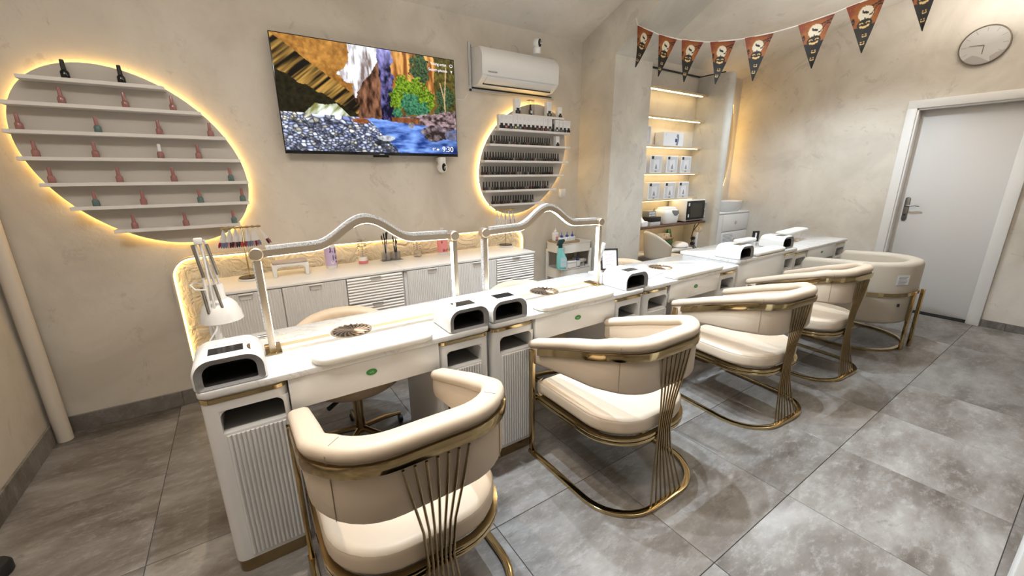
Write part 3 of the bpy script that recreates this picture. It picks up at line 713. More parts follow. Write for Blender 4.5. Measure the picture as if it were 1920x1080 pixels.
# ---- things on the sideboards
def swatch_stand(loc, label):
    t = thing('swatch_stand', label, 'display stand', loc)
    MB().lathe([(0, 0), (.062, 0), (.064, .004), (.062, .012), (0, .012)], n=32).build('base_plate', M_WHITE, t)
    MB().lathe([(0, .012), (.058, .012), (.058, .017), (0, .017)], n=32).build('base_disc', M_BLACKM, t)
    MB().tube([(0, 0, .015), (0, 0, .318)], .004, 10).build('pole', M_GOLD, t)
    MB().tube([(-.10, 0, .318), (.10, 0, .318)], .005, 10).build('bar', M_GOLD, t)
    return t
swatch_stand((0.0, 2.90, CT), 'gold nail swatch stand beside the white desk lamp')
swatch_stand((1.92, 2.98, CT), 'gold nail swatch stand at the right end of sideboards')
SW = [(.25, .01, .04), (.16, .16, .26), (.12, .16, .25), (.45, .20, .22), (.05, .01, .02), (.30, .10, .12), (.02, .02, .03), (.45, .05, .03)]
def swatch(loc, ang, cols_, label, group, n=5):
    t = thing('swatch_fan', label, 'nail swatches', loc, 0, group)
    MB().tube([(.008*math.cos(a), 0, .0+.008*math.sin(a)) for a in (2*PI*k/10 for k in range(10))], .0012, 5, closed=True).build('ring', M_GOLD, t)
    for k in range(n):
        a = ang + (k-(n-1)/2)*.10; dy = (k-(n-1)/2)*.0035
        def q(r, s): return (r*math.sin(a)+s*math.cos(a), dy, -r*math.cos(a)+s*math.sin(a))
        vs = []
        for yy in (-.0008, .0008):
            vs += [(p[0], p[1]+yy, p[2]) for p in (q(.010, -.002), q(.010, .002), q(.09, .005), q(.09, -.005))]
        MB().add(vs, [(0, 1, 2, 3), (7, 6, 5, 4), (0, 4, 5, 1), (1, 5, 6, 2), (2, 6, 7, 3), (3, 7, 4, 0)]).build('stick', M_CLEARW, t, smooth=0)
        tip = []
        for yy in (-.003, .003): tip += [(p[0], p[1]+yy, p[2]) for p in (q(.085, -.005), q(.085, .005), q(.104, .0065), q(.118, .003), q(.118, -.003), q(.104, -.0065))]
        c = cols_[k % len(cols_)]
        MB().add(tip, [(0, 1, 2, 3, 4, 5), (11, 10, 9, 8, 7, 6)]+[(i, i+6, (i+1) % 6+6, (i+1) % 6) for i in range(6)]).build('nail_tip', mat('nail_%.2f_%.2f_%.2f' % c, c, .2), t, smooth=0)
M_CLEARW = mat('frosted_stick', (0.72, 0.70, 0.68), 0.3)
for i in range(7):
    x = -.088+i*.029
    swatch((x, 2.90, CT+.318), -.12+.035*i+(.35 if i == 6 else 0), [SW[(i*2+k) % 8] for k in range(4)], f'coloured nail tip fan, {ORD[i]} from left on stand beside the desk lamp', 'nail tips on the near stand', 5 if i < 6 else 2)
for i in range(5):
    x = 1.92-.08+i*.038
    swatch((x, 2.98, CT+.318), -.05+.06*i, [(.7, .68, .66), (.6, .5, .5), (.35, .2, .2) if i > 2 else (.75, .74, .72)], f'pale nail tip fan, {ORD[i]} from left on stand below the crowded oval', 'nail tips on the far stand', 4)
hr = thing('hand_rest', 'white bridge shaped hand rest with taupe pad on the sideboard', 'hand rest', (0.222, 2.88, CT), 0)
br = rrect(-.10, .10, 0, .088, [0, 0, .02, .02], 4); inn = rrect(-.078, .078, 0, .066, [0, 0, .03, .03], 4)
ring_o = br; ring_i = inn
m_ = MB()
outl = [(-.10, 0), (-.104, .08), (.104, .08), (.10, 0), (.080, 0)] + [(.080-.028*(1-math.cos(a)), .038+.026*math.sin(a)) for a in (PI/2*k/5 for k in range(6))] + [(-.080+.028*(1-math.cos(a)), .038+.026*math.sin(a)) for a in (PI/2*k/5 for k in range(5, -1, -1))] + [(-.080, 0)]
m_.prism(outl, -.045, .045, 'y').build('bridge', M_PLASTIC, hr, bevel=.003)
MB().pillow(rrect(-.10, .10, -.044, .044, .015), .079, .098, .008).build('pad', M_TAUPE, hr)

def pump_bottle(loc, label, bodym, labm, r, h, prints):
    t = thing('pump_bottle', label, 'bottle', loc)
    MB().lathe([(0, 0), (r*.96, 0), (r, .006), (r, h*.9), (r*.8, h*.97), (r*.45, h), (0, h)], n=24).build('body', bodym, t)
    MB().lathe([(r*1.01, h*.12), (r*1.015, h*.12), (r*1.015, h*.86), (r*1.01, h*.86)], n=24).build('label_sleeve', labm, t)
    MB().lathe([(0, h), (r*.42, h), (r*.42, h+.02), (r*.15, h+.022), (r*.15, h+.045), (r*.34, h+.046), (r*.34, h+.056), (0, h+.056)], n=16).build('pump', M_PLASTIC, t)
    MB().tube([(0, 0, h+.052), (-.02, -.02, h+.052), (-.026, -.026, h+.044)], .004, 6).build('nozzle', M_PLASTIC, t)
    for (a, z, rw, rh, mm) in prints:
        vs = [((r*1.02)*math.sin(a+rw*math.cos(q)/r), -(r*1.02)*math.cos(a+rw*math.cos(q)/r), z+rh*math.sin(q)) for q in (2*PI*k/12 for k in range(12))]
        MB().add(vs, [tuple(range(12))]).build('print', mm, t, smooth=0)
    return t
pump_bottle((.478, 2.95, CT), 'tall lilac bottle with lavender print on the left sideboard', M_WHITE, M_LILAC, .037, .165,
            [(-.1, .13, .004, .02, M_PURPLE), (0, .115, .012, .008, M_PURPLE), (.25, .075, .003, .022, M_PURPLE), (.75, .12, .006, .02, M_PURPLE), (.8, .075, .008, .014, M_PURPLE), (.1, .045, .011, .012, M_PAPER), (.85, .045, .006, .008, M_PURPLE)])
pump_bottle((1.318, 2.98, CT), 'pink pump bottle with berry print on the right sideboard', M_PLASTIC, M_PINK, .042, .15,
            [(-.5, .10, .007, .01, M_REDP), (-.2, .035, .008, .012, M_REDP), (.3, .03, .010, .010, M_REDP), (.6, .04, .007, .01, M_REDP)])
def ring_tower(loc, label, liquid):
    t = thing('clear_bottle', label, 'bottle', loc)
    MB().lathe([(0, 0), (.026, 0), (.030, .004), (.027, .045), (.018, .052), (0, .052)], n=20).build('cup', M_WHITEM if liquid else M_CLEAR, t)
    if liquid: MB().lathe([(.0305, .002), (.0325, .002), (.0315, .02), (.0295, .02)], n=20).build('liquid', mat('pink_liquid', (.70, .18, .22), .2), t)
    for k in range(7):
        MB().tube([(.027*math.cos(a), .027*math.sin(a), .062+k*.016) for a in (2*PI*j/16 for j in range(16))], .0035, 6, closed=True).build('ring', M_CLEAR, t)
    MB().tube([(0, 0, .05), (0, 0, .17)], .004, 6).build('stem', M_CLEAR, t)
    MB().lathe([(.0, .170), (.03, .170), (.03, .175), (0, .175)], n=16).build('top_disc', M_CLEAR, t)
ring_tower((.697, 2.98, CT), 'clear ring stacked holder with pink base on the left sideboard', True)
ring_tower((1.11, 2.99, CT), 'clear ring stacked holder on the right sideboard', False)
bh = thing('brush_holder', 'clear acrylic brush holder full of dark brushes', 'holder', (.90, 2.98, CT))
for s in (-.035, .037): 
    MB().lathe([(.030, .0), (.034, 0), (.034, .06), (.031, .06), (.031, .004), (.030, .004)], (s, 0, 0), 20).build('cup', M_CLEAR, bh)
B(-.075, .078, -.035, .035, 0, .003).build('tray', M_CLEAR, bh, smooth=0)
r2 = random.Random(3)
BR = []
for i in range(12):
    cx = -.035 if i < 7 else .037; a = r2.uniform(0, 6.28); r_ = r2.uniform(.003, .018); L_ = (.20, .185, .215, .19, .17, .205, .18, .15, .17, .16, .14, .15)[i]
    b0 = Vector((.90+cx+r_*math.cos(a)*.5, 2.98+r_*math.sin(a)*.5, CT+.005)); BR.append((b0, b0+Vector((r2.uniform(-.022, .022), r2.uniform(-.012, .012), L_))))
for i, (b0, tp) in enumerate(sorted(BR, key=lambda q: q[1].x)):
    t = thing('nail_brush', f'slim dark brush, {ORD[i]} from left in the clear holder', 'brush', b0, 0, 'brushes in the clear holder')
    d = tp-b0
    MB().tube([(0, 0, 0), d*.62], .0035, 6).build('handle', M_BLACKM if i % 3 else M_WHITE, t)
    MB().tube([d*.62, d*.82], .0032, 6).build('ferrule', M_CHROME if i % 2 else M_BLACKM, t)
    MB().tube([d*.82, d*.92, d], [.004, .0055, .002], 6).build('bristles', M_BLACKM, t)

# ================================================================== MANICURE DESKS
DT = 0.75
def make_desk(label, L=1.09, D=0.52):
    t = thing('manicure_desk', label, 'desk', (0, 0, 0), 0, 'row of white manicure desks')
    MB().prism(rrect(0, L, 0, D, .035, 6), DT-.024, DT).build('tabletop', M_MARBLE, t, bevel=.004)
    W = .25
    for side in (0, 1):
        ox = 0.004 if side == 0 else L-W-.004
        y0, y1, r = .012, D-.012, .034
        m = MB()
        m.prism(rrect(ox, ox+W, y0, y1, r, 6), .055, .583)
        m.prism(rrect(ox, ox+W, y0, y1, r, 6), .668, .70)
        m.prism(rrect(ox+.004, ox+W-.004, y0+.004, y1-.004, r, 6), .70, DT-.024)
        hx0, hx1 = (ox+.046, ox+.232) if side == 0 else (ox+.030, ox+.206)
        # open niche between the two blocks: side cheeks and rear block
        m.prism(rrect(ox, hx0, y0, y1, [r, 0, 0, r], 6), .583, .668)
        m.prism(rrect(hx1, ox+W, y0, y1, [0, min(r, ox+W-hx1-.001), r, 0], 6), .583, .668)
        m.box(hx0, hx1, y0+.22, y1, .583, .668)
        for hx, s in ((hx0, 1), (hx1, -1)):          # rounded upper corners of the opening
            q = [(hx, .668)] + [(hx+s*(.028-.028*math.sin(a)), .668-.028+.028*math.cos(a)) for a in (PI/2*k/6 for k in range(7))]
            m.prism(q, y0+.002, y0+.018, 'y')
        ped = m.build('pedestal', M_WHITE, t, bevel=0, smooth=40)
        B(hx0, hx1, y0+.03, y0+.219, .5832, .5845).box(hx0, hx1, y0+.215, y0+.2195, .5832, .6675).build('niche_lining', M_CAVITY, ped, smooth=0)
        band = rrect(ox-.002, ox+W+.002, y0-.002, y1+.002, r, 6)
        MB().prism(band, .701, .717).build('gold_band', M_GOLD, ped, bevel=.0015, seg=1)
        MB().prism(rrect(ox+.004, ox+W-.004, y0+.004, y1-.004, r, 6), 0, .055).build('plinth', M_GOLDD, ped, smooth=40)
        nf = 13; xa, xb = hx0+.006, hx1-.002; pts = []
        for k in range(nf*6+1):
            q = k/(nf*6); pts.append((xa+(xb-xa)*q, y0-.009*abs(math.sin(PI*nf*q))))
        pts += [(xb, y0+.01), (xa, y0+.01)]
        MB().prism(pts, .075, .574).build('fluted_panel', M_WHITE, ped, smooth=50)
    dr = B(.258, L-.258, .008, .30, .602, DT-.026).build('drawer', M_WHITE, t, bevel=.003)
    bd = MB().prism([(L/2+.021*math.cos(a), .672+.0125*math.sin(a)) for a in (2*PI*k/28 for k in range(28))], .0055, .0085, 'y').build('badge', M_GREEN, dr, smooth=0)
    tag(bd, 'small green oval badge')
    lettering('wfc', .014, M_LGREEN, (L/2, .0052, .672), (PI/2, 0, 0), dr, 'lettering')
    fan = MB().lathe([(0, .0), (.086, .0), (.087, .0025), (.080, .0035), (.078, .0012), (0, .0012)], (L/2, .305, DT), 48).build('dust_fan', M_BRONZE, t)
    MB().lathe([(0, .0014), (.077, .0014), (.077, .002), (0, .002)], (L/2, .305, DT), 40).build('fan_hole', M_BLACKM, fan)
    gr = MB()
    for k in range(18):
        a0 = 2*PI*k/18; path = [(L/2+rr*math.cos(a0+rr*9), .305+rr*math.sin(a0+rr*9), DT+.0028) for rr in (.012, .028, .045, .062, .079)]
        gr.tube(path, [.0016, .0026, .0036, .0044, .0036], 5)
    gr.lathe([(0, .002), (.014, .002), (.014, .004), (0, .004)], (L/2, .305, DT), 20)
    gr.build('grille', mat('bronze_grille', (0.50, 0.40, 0.32), 0.35, 1.0), fan)
    return t
dA = make_desk('white manicure desk nearest the left wall, with desk lamp and arch lamp')
B(.235, .455, .286, .322, DT-.002, DT+.0008).build('gold_inlay', M_INLAY, dA, smooth=0)
B(.635, .955, .286, .322, DT-.002, DT+.0008).build('gold_inlay', M_INLAY, dA, smooth=0)
dA.location = (-0.205, 1.505, 0)
dB = dup(dA, (0.893, 1.512, 0), 0, 'white manicure desk with arch lamp, between first and second gold chairs')
dC = dup(dA, (1.992, 1.522, 0), 0, 'white manicure desk without arch lamp behind the third gold chair')
for ch in kids(dC):
    if ch.name.startswith('gold_inlay'): bpy.data.objects.remove(ch)
dD = dup(dC, (3.087, 1.535, 0), 0, 'slightly raised white manicure desk carrying two white UV lamps'); dD.scale = (.905, 1, 1.04)
xs_ = sorted([k for k in kids(dD) if k.name.startswith('pedestal')], key=lambda o: min(v.co.x for v in o.data.vertices))
for k in kids(xs_[0]) + [xs_[0]] + [g for d_ in kids(dD) if d_.name.startswith('drawer') for g in kids(d_) + [d_]]: bpy.data.objects.remove(k)
MB().prism(rrect(.004, .84, .010, .50, [.03, 0, 0, .03], 5), .0, DT-.024).build('front_panel', M_WHITE, dD, bevel=.002)
dE = dup(dC, (4.078, 1.555, 0), 0, 'white manicure desk at the far end beside the door wall'); dE.scale = (1.12, 1, 1)

# ---- arch lamps
def arch_lamp(loc, label):
    t = thing('arch_lamp', label, 'lamp', loc)
    Wd, Hh = .80, .39
    def beam(x):
        u = (x-.40)/.20
        b = .092*(0.5+0.5*math.cos(PI*max(-1, min(1, u)))) if abs(u) < 1 else 0
        return Hh+.008*math.sin(PI*x/Wd)+b
    bp = [(Wd*k/48, 0, beam(Wd*k/48)) for k in range(49)]
    rs = lambda w, h: [(-w/2, -h/2), (w/2, -h/2), (w/2, h/2), (-w/2, h/2)]
    UPY = (0, 1, 0)
    bar = MB().tube(bp, sect=rs(.024, .030), up=UPY).build('beam', M_BRONZE, t)
    MB().tube([(p[0], 0, p[2]+.0185) for p in bp[2:-2]], sect=rs(.014, .026), up=UPY).build('crystal_strip', M_CRYST, bar)
    MB().tube([(p[0], 0, p[2]-.0125) for p in bp[2:-2]], sect=rs(.004, .022), up=UPY).build('light_strip', M_LAMPLED, bar)
    for s, x in ((1, 0), (-1, Wd)):
        post = B(x-.011, x+.011, -.015, .015, .004, Hh).build('post', M_BRONZE, t, bevel=.002)
        B(min(x+s*.009, x+s*.0125), max(x+s*.009, x+s*.0125), -.0125, .0125, .03, Hh-.03).build('light_strip', M_LAMPLED, post, smooth=0)
        if s == 1: B(x-.0155, x-.010, -.012, .012, .10, Hh-.03).build('crystal_strip', M_CRYST, post, smooth=0)
        MB().lathe([(0, -.022), (.020, -.022), (.0235, -.018), (.0235, .018), (.020, .022), (0, .022)], (x, 0, Hh+.001), 28, 'y').build('hinge_knob', M_BRONZE, t)
        B(x-.026, x+.030, -.035, .09, 0, .006).build('foot', M_GOLD, t, bevel=.002)
    MB().lathe([(0, 0), (.008, 0), (.008, .03), (0, .03)], (-.042, 0, .07), 12, 'x').build('touch_knob', M_CHROME, t)
    return t
la = arch_lamp((0.03, 1.745, DT+.001), 'gold arch lamp with lit inner strip on the left desk')
dup(la, (0.998, 1.745, DT+.001), 0, 'gold arch lamp with lit inner strip on second desk, before trolley')

# ---- UV lamps
def uv_lamp(loc, label, rz=0):
    t = thing('uv_lamp', label, 'nail lamp', loc, rz, 'white nail lamps on the desks')
    w2, h = .1025, .107
    def prof(s, zb=0.0, top=1.0): return [(x, zb+z) for x, z in rrect(-w2*s, w2*s, 0, h*top, [.012*s, .012*s, .055*s, .055*s], 8)]
    P0 = prof(1.0)
    ri = lambda P, y: [(p[0], y, p[1]) for p in P]
    inn = [(x, z) for x, z in rrect(-w2+.027, w2-.027, .010, h-.026, [.006, .006, .034, .034], 8)]
    mid = [(x, z) for x, z in rrect(-w2+.006, w2-.006, .002, h-.006, [.012, .012, .051, .051], 8)]
    back = [(x, z) for x, z in rrect(-w2+.012, w2-.012, 0.004, h-.012, [.01, .01, .05, .05], 8)]
    MB().loft([ri(back, .205), ri(P0, .185), ri(P0, .012), ri(mid, .002)], True, False).build('shell', M_PLASTIC, t, smooth=40)
    MB().loft([ri(mid, .002), ri(inn, .014)], False, False).build('grey_rim', M_GREY, t, smooth=40)
    MB().loft([ri(inn, .014), ri(inn, .18)], False, True).build('cavity', M_UVIN, t, smooth=40)
    B(-.052, .046, .035, .095, h-.0015, h+.0012).build('display', M_BLACK, t, smooth=0)
    for k in range(4): MB().lathe([(0, h-.001), (.0045, h-.001), (.0045, h+.0012), (0, h+.0012)], (-.03+.02*k, .125, 0), 10).build('button', M_LGREY, t)
    return t
u1 = uv_lamp((-.103, 1.512, DT+.0005), 'white nail lamp with black window on left end of left desk')
UV = [((.783, 1.510, DT+.0005), 'white nail lamp on right end of left desk, touching its neighbour'), ((.999, 1.512, DT+.0005), 'white nail lamp on left end of second desk, touching its neighbour'),
      ((1.925, 1.530, DT+.0005), 'white nail lamp beside the small black photo frame'), ((3.20, 1.540, DT*1.04+.0005), 'white nail lamp on left end of the raised desk'), ((3.965, 1.575, DT*1.04+.0005), 'white nail lamp on right end of the raised desk')]
for p, l in UV: dup(u1, p, 0, l)
kn = MB().lathe([(0, 0), (.02, 0), (.02, .003), (0, .003)], (0, 0, 0), 18).build('oval_window', M_GOLDD, u1); kn.location = (.068, .06, .098); kn.rotation_euler = (0, .75, 0); kn.scale = (.8, 1.5, 1)

# ---- hand pillows
def kidney(w, d, bend): 
    out = []
    for x, y in rrect(-w/2, w/2, -d/2, d/2, d*.46, 8): out.append((x, y + bend*(math.cos(PI*x/w)-.5)))
    return out
def hand_pillow(loc, w, d, label, bend=.02, rz=0):
    o = MB().pillow(kidney(w, d, bend), 0, .032, .014, 4).build('hand_pillow', M_PILLOWM)
    o.location = loc; o.rotation_euler = (0, 0, rz)
    tag(o, label, 'hand pillow', 'white hand pillows on the desks')
    return o
M_PILLOWM = leather('pillow_leather', (0.80, 0.79, 0.75))
hand_pillow((.375, 1.555, DT+.001), .47, .14, 'long white hand pillow on the left desk')
hand_pillow((1.45, 1.575, DT+.001), .54, .15, 'long white hand pillow on the second desk below arch lamp', .025)
hand_pillow((2.58, 1.585, DT+.001), .58, .14, 'long white hand pillow on desk beside dark fan grille', .02)
hand_pillow((3.60, 1.60, DT*1.04+.001), .50, .13, 'creased white hand pillow between the two far nail lamps', .02)
hand_pillow((4.02, 1.98, DT*1.04+.001), .32, .09, 'small white pillow at back edge of the raised desk', .01)
# towel-like armrest with folding legs on the last desk
ar = thing('arm_rest', 'white arm rest on thin folding legs on the far desk', 'arm rest', (4.62, 1.83, DT+.003), 0.1)
MB().pillow(kidney(.62, .13, .02), .085, .115, .013).build('pad', M_PILLOWM, ar)
for x in (-.18, .18):
    MB().tube([(x-.04, -.05, .003), (x, -.05, .088), (x, .05, .088), (x-.04, .05, .003)], .004, 6).build('wire_leg', M_WHITE, ar)

# ---- architect desk lamp
dl = thing('desk_lamp', 'white architect desk lamp with bell shade at left desk end', 'lamp', (-.145, 1.965, DT))
B(-.02, .02, -.03, .025, 0, .022).box(-.012, .012, -.01, .01, .02, .05).build('clamp', M_WHITE, dl, bevel=.003)
MB().lathe([(0, .02), (.009, .02), (.009, .105), (0, .105)], n=14).build('stem', M_WHITE, dl)
B(-.014, .014, -.012, .012, .08, .105).build('joint', M_WHITE, dl, bevel=.003)
for s in (-1, 1): MB().tube([(s*.008-.0, 0, .10), (s*.008-.004, .005, .43)], .0045, 8).build('arm_rod', M_WHITE, dl)
B(-.016, .012, -.008, .018, .415, .440).build('elbow', M_WHITE, dl, bevel=.004)
for s in (-1, 1): MB().tube([(s*.008+.008, .012, .43), (s*.007+.030, .045, .225)], .0045, 8).build('arm_rod', M_WHITE, dl)
for (a, b) in (((-.022, 0, .415), (-.008, 0, .285)), ((.022, .01, .412), (.038, .03, .285)), ((-.022, 0, .245), (-.016, 0, .135)), ((.020, 0, .25), (.034, 0, .13))):
    MB().tube([a, b], .0055, 8).build('spring', M_STEEL, dl)
hx, hy = .020, .055
MB().lathe([(0, .245), (.022, .243), (.026, .236), (.028, .19), (.032, .178), (.030, .176), (0, .19)], (hx, hy, 0), 24).build('lamp_head', M_WHITE, dl)
prof_ = [(.030, .180), (.045, .172), (.062, .150), (.073, .118), (.078, .088), (.0765, .088), (.071, .118), (.060, .148), (.043, .169), (.028, .176)]
rings = [[(hx+r*math.cos(2*PI*j/32), hy+r*math.sin(2*PI*j/32), z) for j in range(32)] for r, z in prof_]
MB().loft(rings, False, False).build('shade', M_WHITE, dl, smooth=60)
MB().loft([[(hx+r*math.cos(2*PI*j/32), hy+r*math.sin(2*PI*j/32), z) for j in range(32)] for r, z in [(.0755, .0885), (.070, .118), (.059, .147), (.042, .168), (0.001, .172)]], False, True).build('shade_lining', M_SHADEIN, dl, smooth=60)
MB().tube([(hx-.02, hy, .235), (-.04, .03, .262), (-.055, 0, .26), (-.04, -.02, .243), (-.01, -.005, .235)], .0028, 6).build('cable', M_WHITE, dl)
MB().tube([(.008, -.01, .11), (0, -.02, .07), (-.03, -.03, .03), (-.055, -.035, .010), (-.03, -.05, .006), (.02, -.05, .006)], .003, 6).build('cable', M_WHITE, dl)

# ---- small things on the desks
pf_ = thing('photo_frame', 'small black photo frame with handwritten card on wooden foot', 'photo frame', (2.115, 1.93, DT+.006), -.45)
PM = Matrix.Translation((0, 0, .012)) @ Matrix.Rotation(-.22, 4, 'X')
m_ = MB(); m_.m = PM; m_.box(-.062, -.052, 0, .012, 0, .15).box(.052, .062, 0, .012, 0, .15).box(-.062, .062, 0, .012, 0, .011).box(-.062, .062, 0, .012, .139, .15); m_.build('frame', M_BLACKM, pf_, smooth=0)
m_ = MB(); m_.m = PM; m_.box(-.052, .052, .004, .010, .011, .139); card = m_.build('card', M_PAPER, pf_, smooth=0)
m_ = MB(); m_.m = PM
for k in range(4): m_.tube([(-.036+.018*j+.002*k, .0035, .03+.028*k+.009*math.sin(j*2.1+k)*(1 if j % 2 else -1)) for j in range(5)], .0014, 4)
m_.build('handwriting', M_INKP, card)
m_ = MB(); m_.m = PM; m_.box(-.04, .04, .012, .018, .002, .1); m_.prism([(.012, 0), (.075, -.03), (.075, -.02), (.012, .03)], -.04, .04, 'x'); m_.build('wooden_foot', M_WOODL, pf_, smooth=0)
p2_ = thing('photo_frame', 'small dark card stand at the back of the far desk', 'photo frame', (4.33, 2.03, DT), -.5)
B(-.035, -.008, 0, .006, 0, .105).box(.010, .035, 0, .006, 0, .105).box(-.035, .035, 0, .006, .088, .105).box(-.035, .035, .004, .05, 0, .004).build('frame', M_BLACKM, p2_, smooth=0)
B(-.01, .012, .001, .005, 0.004, .09).build('card', M_PAPER, p2_, smooth=0)
wl = thing('mini_lamp', 'white slim handheld lamp on thin stand beside arch lamp post', 'lamp', (1.872, 1.80, DT))
MB().lathe([(0, 0), (.022, 0), (.022, .006), (0, .006)], n=18).build('base', M_WHITE, wl)
MB().tube([(0, 0, .004), (0, 0, .13), (-.004, 0, .155)], .0035, 8).build('stand_rod', M_WHITE, wl)
q = MB(); q.m = Matrix.Translation((-.012, -.004, .135)) @ Matrix.Rotation(.36, 4, 'Y'); q.prism(rrect(-.012, .012, -.009, .009, .006), 0, .12); q.build('lamp_head', M_PLASTIC, wl, bevel=.003)
q = MB(); q.m = Matrix.Translation((-.012, -.004, .135)) @ Matrix.Rotation(.36, 4, 'Y'); q.box(-.0125, .0125, -.0095, .0095, .005, .018); q.build('grey_collar', M_LGREY, wl, smooth=0)
MB().tube([(2.035, 1.62, DT+.004), (2.2, 1.655, DT+.004), (2.32, 1.69, DT+.004), (2.42, 1.70, DT+.004)], .004, 6).build('lamp_cable', M_WHITE)
tag(bpy.data.objects['lamp_cable'], 'white cable lying on the desk beside long pillow', 'cable')

# ================================================================== GOLD CLIENT CHAIRS
def upath(hw, yf, yb, rc, ns=7, na=9, nb=5):
    L_ = []
    for k in range(ns): L_.append((-hw, yf+(yb+rc-yf)*((k-.75)/(ns-.75) if k else 0), -1, 0))
    for k in range(na): a = PI+PI/2*k/na; L_.append((-hw+rc+rc*math.cos(a), yb+rc+rc*math.sin(a), math.cos(a), math.sin(a)))
    for k in range(nb+1): L_.append((-(hw-rc)+2*(hw-rc)*k/nb, yb, 0, -1))
    R_ = [(-x, y, -nx, ny) for x, y, nx, ny in L_[:ns+na]][::-1]
    return L_+R_
def zint(ys, zs): return lambda y: float(np.interp(y, ys, zs))
ZT = zint([-.27, -.16, .06, .34], [.79, .784, .72, .625]); ZB = zint([-.27, -.15, .1, .34], [.555, .562, .535, .50])
def rail(path, off, th, zt, zb, r, m=None):
    rings = []; n = len(path)
    for i, (x, y, nx, ny) in enumerate(path):
        e = min(i, n-1-i); k = 1.0 if e > 0 else .86
        a, b = zt(y), zb(y); c = (a+b)/2; a = c+(a-c)*k; b = c+(b-c)*k; T_ = th*(.6+.4*k); o0 = off-(th-T_)/2
        pts = []
        for (o, z) in ((o0, b+r), (o0, a-r), (o0-r*.3, a-r*.3), (o0-r, a), (o0-T_+r, a), (o0-T_+r*.3, a-r*.3), (o0-T_, a-r), (o0-T_, b+r), (o0-T_+r*.3, b+r*.3), (o0-T_+r, b), (o0-r, b), (o0-r*.3, b+r*.3)):
            pts.append((x+nx*o, y+ny*o, z))
        rings.append(pts)
    return MB().loft(rings)
def make_gold_chair(label):
    t = thing('gold_chair', label, 'chair', (0, 0, 0), 0, 'cream and gold client chairs')
    P = upath(.295, .345, -.265, .20)
    bk = rail(P, 0, .055, lambda y: ZT(y)-.03, ZB, .016).build('backrest', M_CREAM, t, smooth=60)
    rail(P, .008, .072, ZT, lambda y: ZT(y)-.044, .017).build('rim_roll', M_CREAM, t, smooth=60)
    for sx in (-1, 1):                     # corner seams
        k = [p for p in P if p[0]*sx > 0 and p[3] < -.55 and p[3] > -.8][0]
        MB().tube([(k[0]+k[2]*o, k[1]+k[3]*o, z) for o, z in ((.0015, ZB(k[1])+.01), (.0015, ZT(k[1])-.05), (.0088, ZT(k[1])-.036), (.0088, ZT(k[1])-.018), (-.01, ZT(k[1])+.0005), (-.045, ZT(k[1])+.0005))], .0012, 5).build('seam', M_SEAM, bk)
    Pb = [p for p in P if p[1] < .32]
    bd = MB(); rings = []
    for x, y, nx, ny in Pb:
        z = ZT(y)-.044
        rings.append([(x+nx*o, y+ny*o, zz) for o, zz in ((.002, z-.034), (.012, z-.034), (.014, z-.017), (.012, z), (.002, z))])
    bd.loft(rings); bd.build('gold_band', M_GOLD, t, smooth=40)
    for s in (-1, 1):
        B(s*.304-.009, s*.304+.009, .292, .320, 0, ZT(.31)-.048).build('leg', M_GOLD, t, bevel=.002)
    Pf = upath(.304, .32, -.30, .215)
    rings = [[(x+nx*o, y+ny*o, z) for o, z in ((-.014, .001), (.014, .001), (.014, .018), (-.014, .018))] for x, y, nx, ny in Pf]
    MB().loft(rings).build('base_frame', M_GOLD, t, bevel=.002, smooth=40)
    so = [(x, y) for x, y, _, _ in upath(.275, .30, -.235, .20)]
    seat = MB().pillow(so, .342, .428, .028, 5).build('seat', M_CREAM, t, smooth=60)
    pts = [(x*.985, y*.985+.002, .4135) for x, y in so]
    MB().tube(pts, .0022, 5, closed=True).build('piping', M_SEAM, seat)
    Ps = upath(.278, .30, -.238, .20)
    for za, zb in ((.308, .323), (.327, .342)):
        rings = [[(x+nx*o, y+ny*o, z) for o, z in ((-.014, za), (.008, za), (.010, (za+zb)/2), (.008, zb), (-.014, zb))] for x, y, nx, ny in Ps]
        MB().loft(rings).box(-.278, .278, .285, .300, za, zb).build('seat_rail', M_GOLD, t, smooth=40)
    B(-.24, .24, -.08, .28, .318, .341).build('seat_pan', M_BLACKM, t, smooth=0)
    for k in range(7):
        x = (k-3)*.031
        pa = [(x, -.275, .705), (x*.80, -.270, .60), (x*.52, -.258, .47), (x*.42, -.252, .34), (x*.55, -.258, .24), (x*.85, -.276, .12), (x*1.12, -.295, .014)]
        MB().tube(pa, .0042, 7).build('spindle', M_GOLDD, t)
    return t
gc = make_gold_chair('cream and gold chair in front of the left desk, nearest')
gc.location = (.335, 1.135, 0)
dup(gc, (1.40, 1.165, 0), 0, 'cream and gold chair second from left, at the second desk')
dup(gc, (2.52, 1.145, 0), -.08, 'cream and gold chair third from left, between second and farthest')
dup(gc, (3.48, 1.16, 0), -.07, 'cream and gold chair farthest from camera, before the barrel chair')

# ---- barrel chair
bc = thing('barrel_chair', 'beige velvet barrel chair with gold base beside the door', 'chair', (4.43, 1.16, 0), -.1)
Pq = upath(.385, .30, -.36, .34, 5, 14, 3)
ZTb = zint([-.4, 0, .3], [.735, .725, .70])
rail(Pq, 0, .10, ZTb, lambda y: .235+max(0, y)*.05, .03).build('backrest', M_BEIGE, bc, smooth=60)
MB().pillow([(x, y) for x, y, _, _ in upath(.30, .34, -.27, .26)], .25, .46, .04, 4).build('seat', M_BEIGE, bc, smooth=60)
rings = [[(x+nx*o, y+ny*o, z) for o, z in ((.0, .468), (.010, .468), (.010, .496), (0, .496))] for x, y, nx, ny in Pq]
MB().loft(rings).build('gold_band', M_GOLD, bc, smooth=40)
rings = [[(x+nx*o, y+ny*o, z) for o, z in ((-.012, .001), (.012, .001), (.012, .02), (-.012, .02))] for x, y, nx, ny in upath(.37, .30, -.35, .33)]
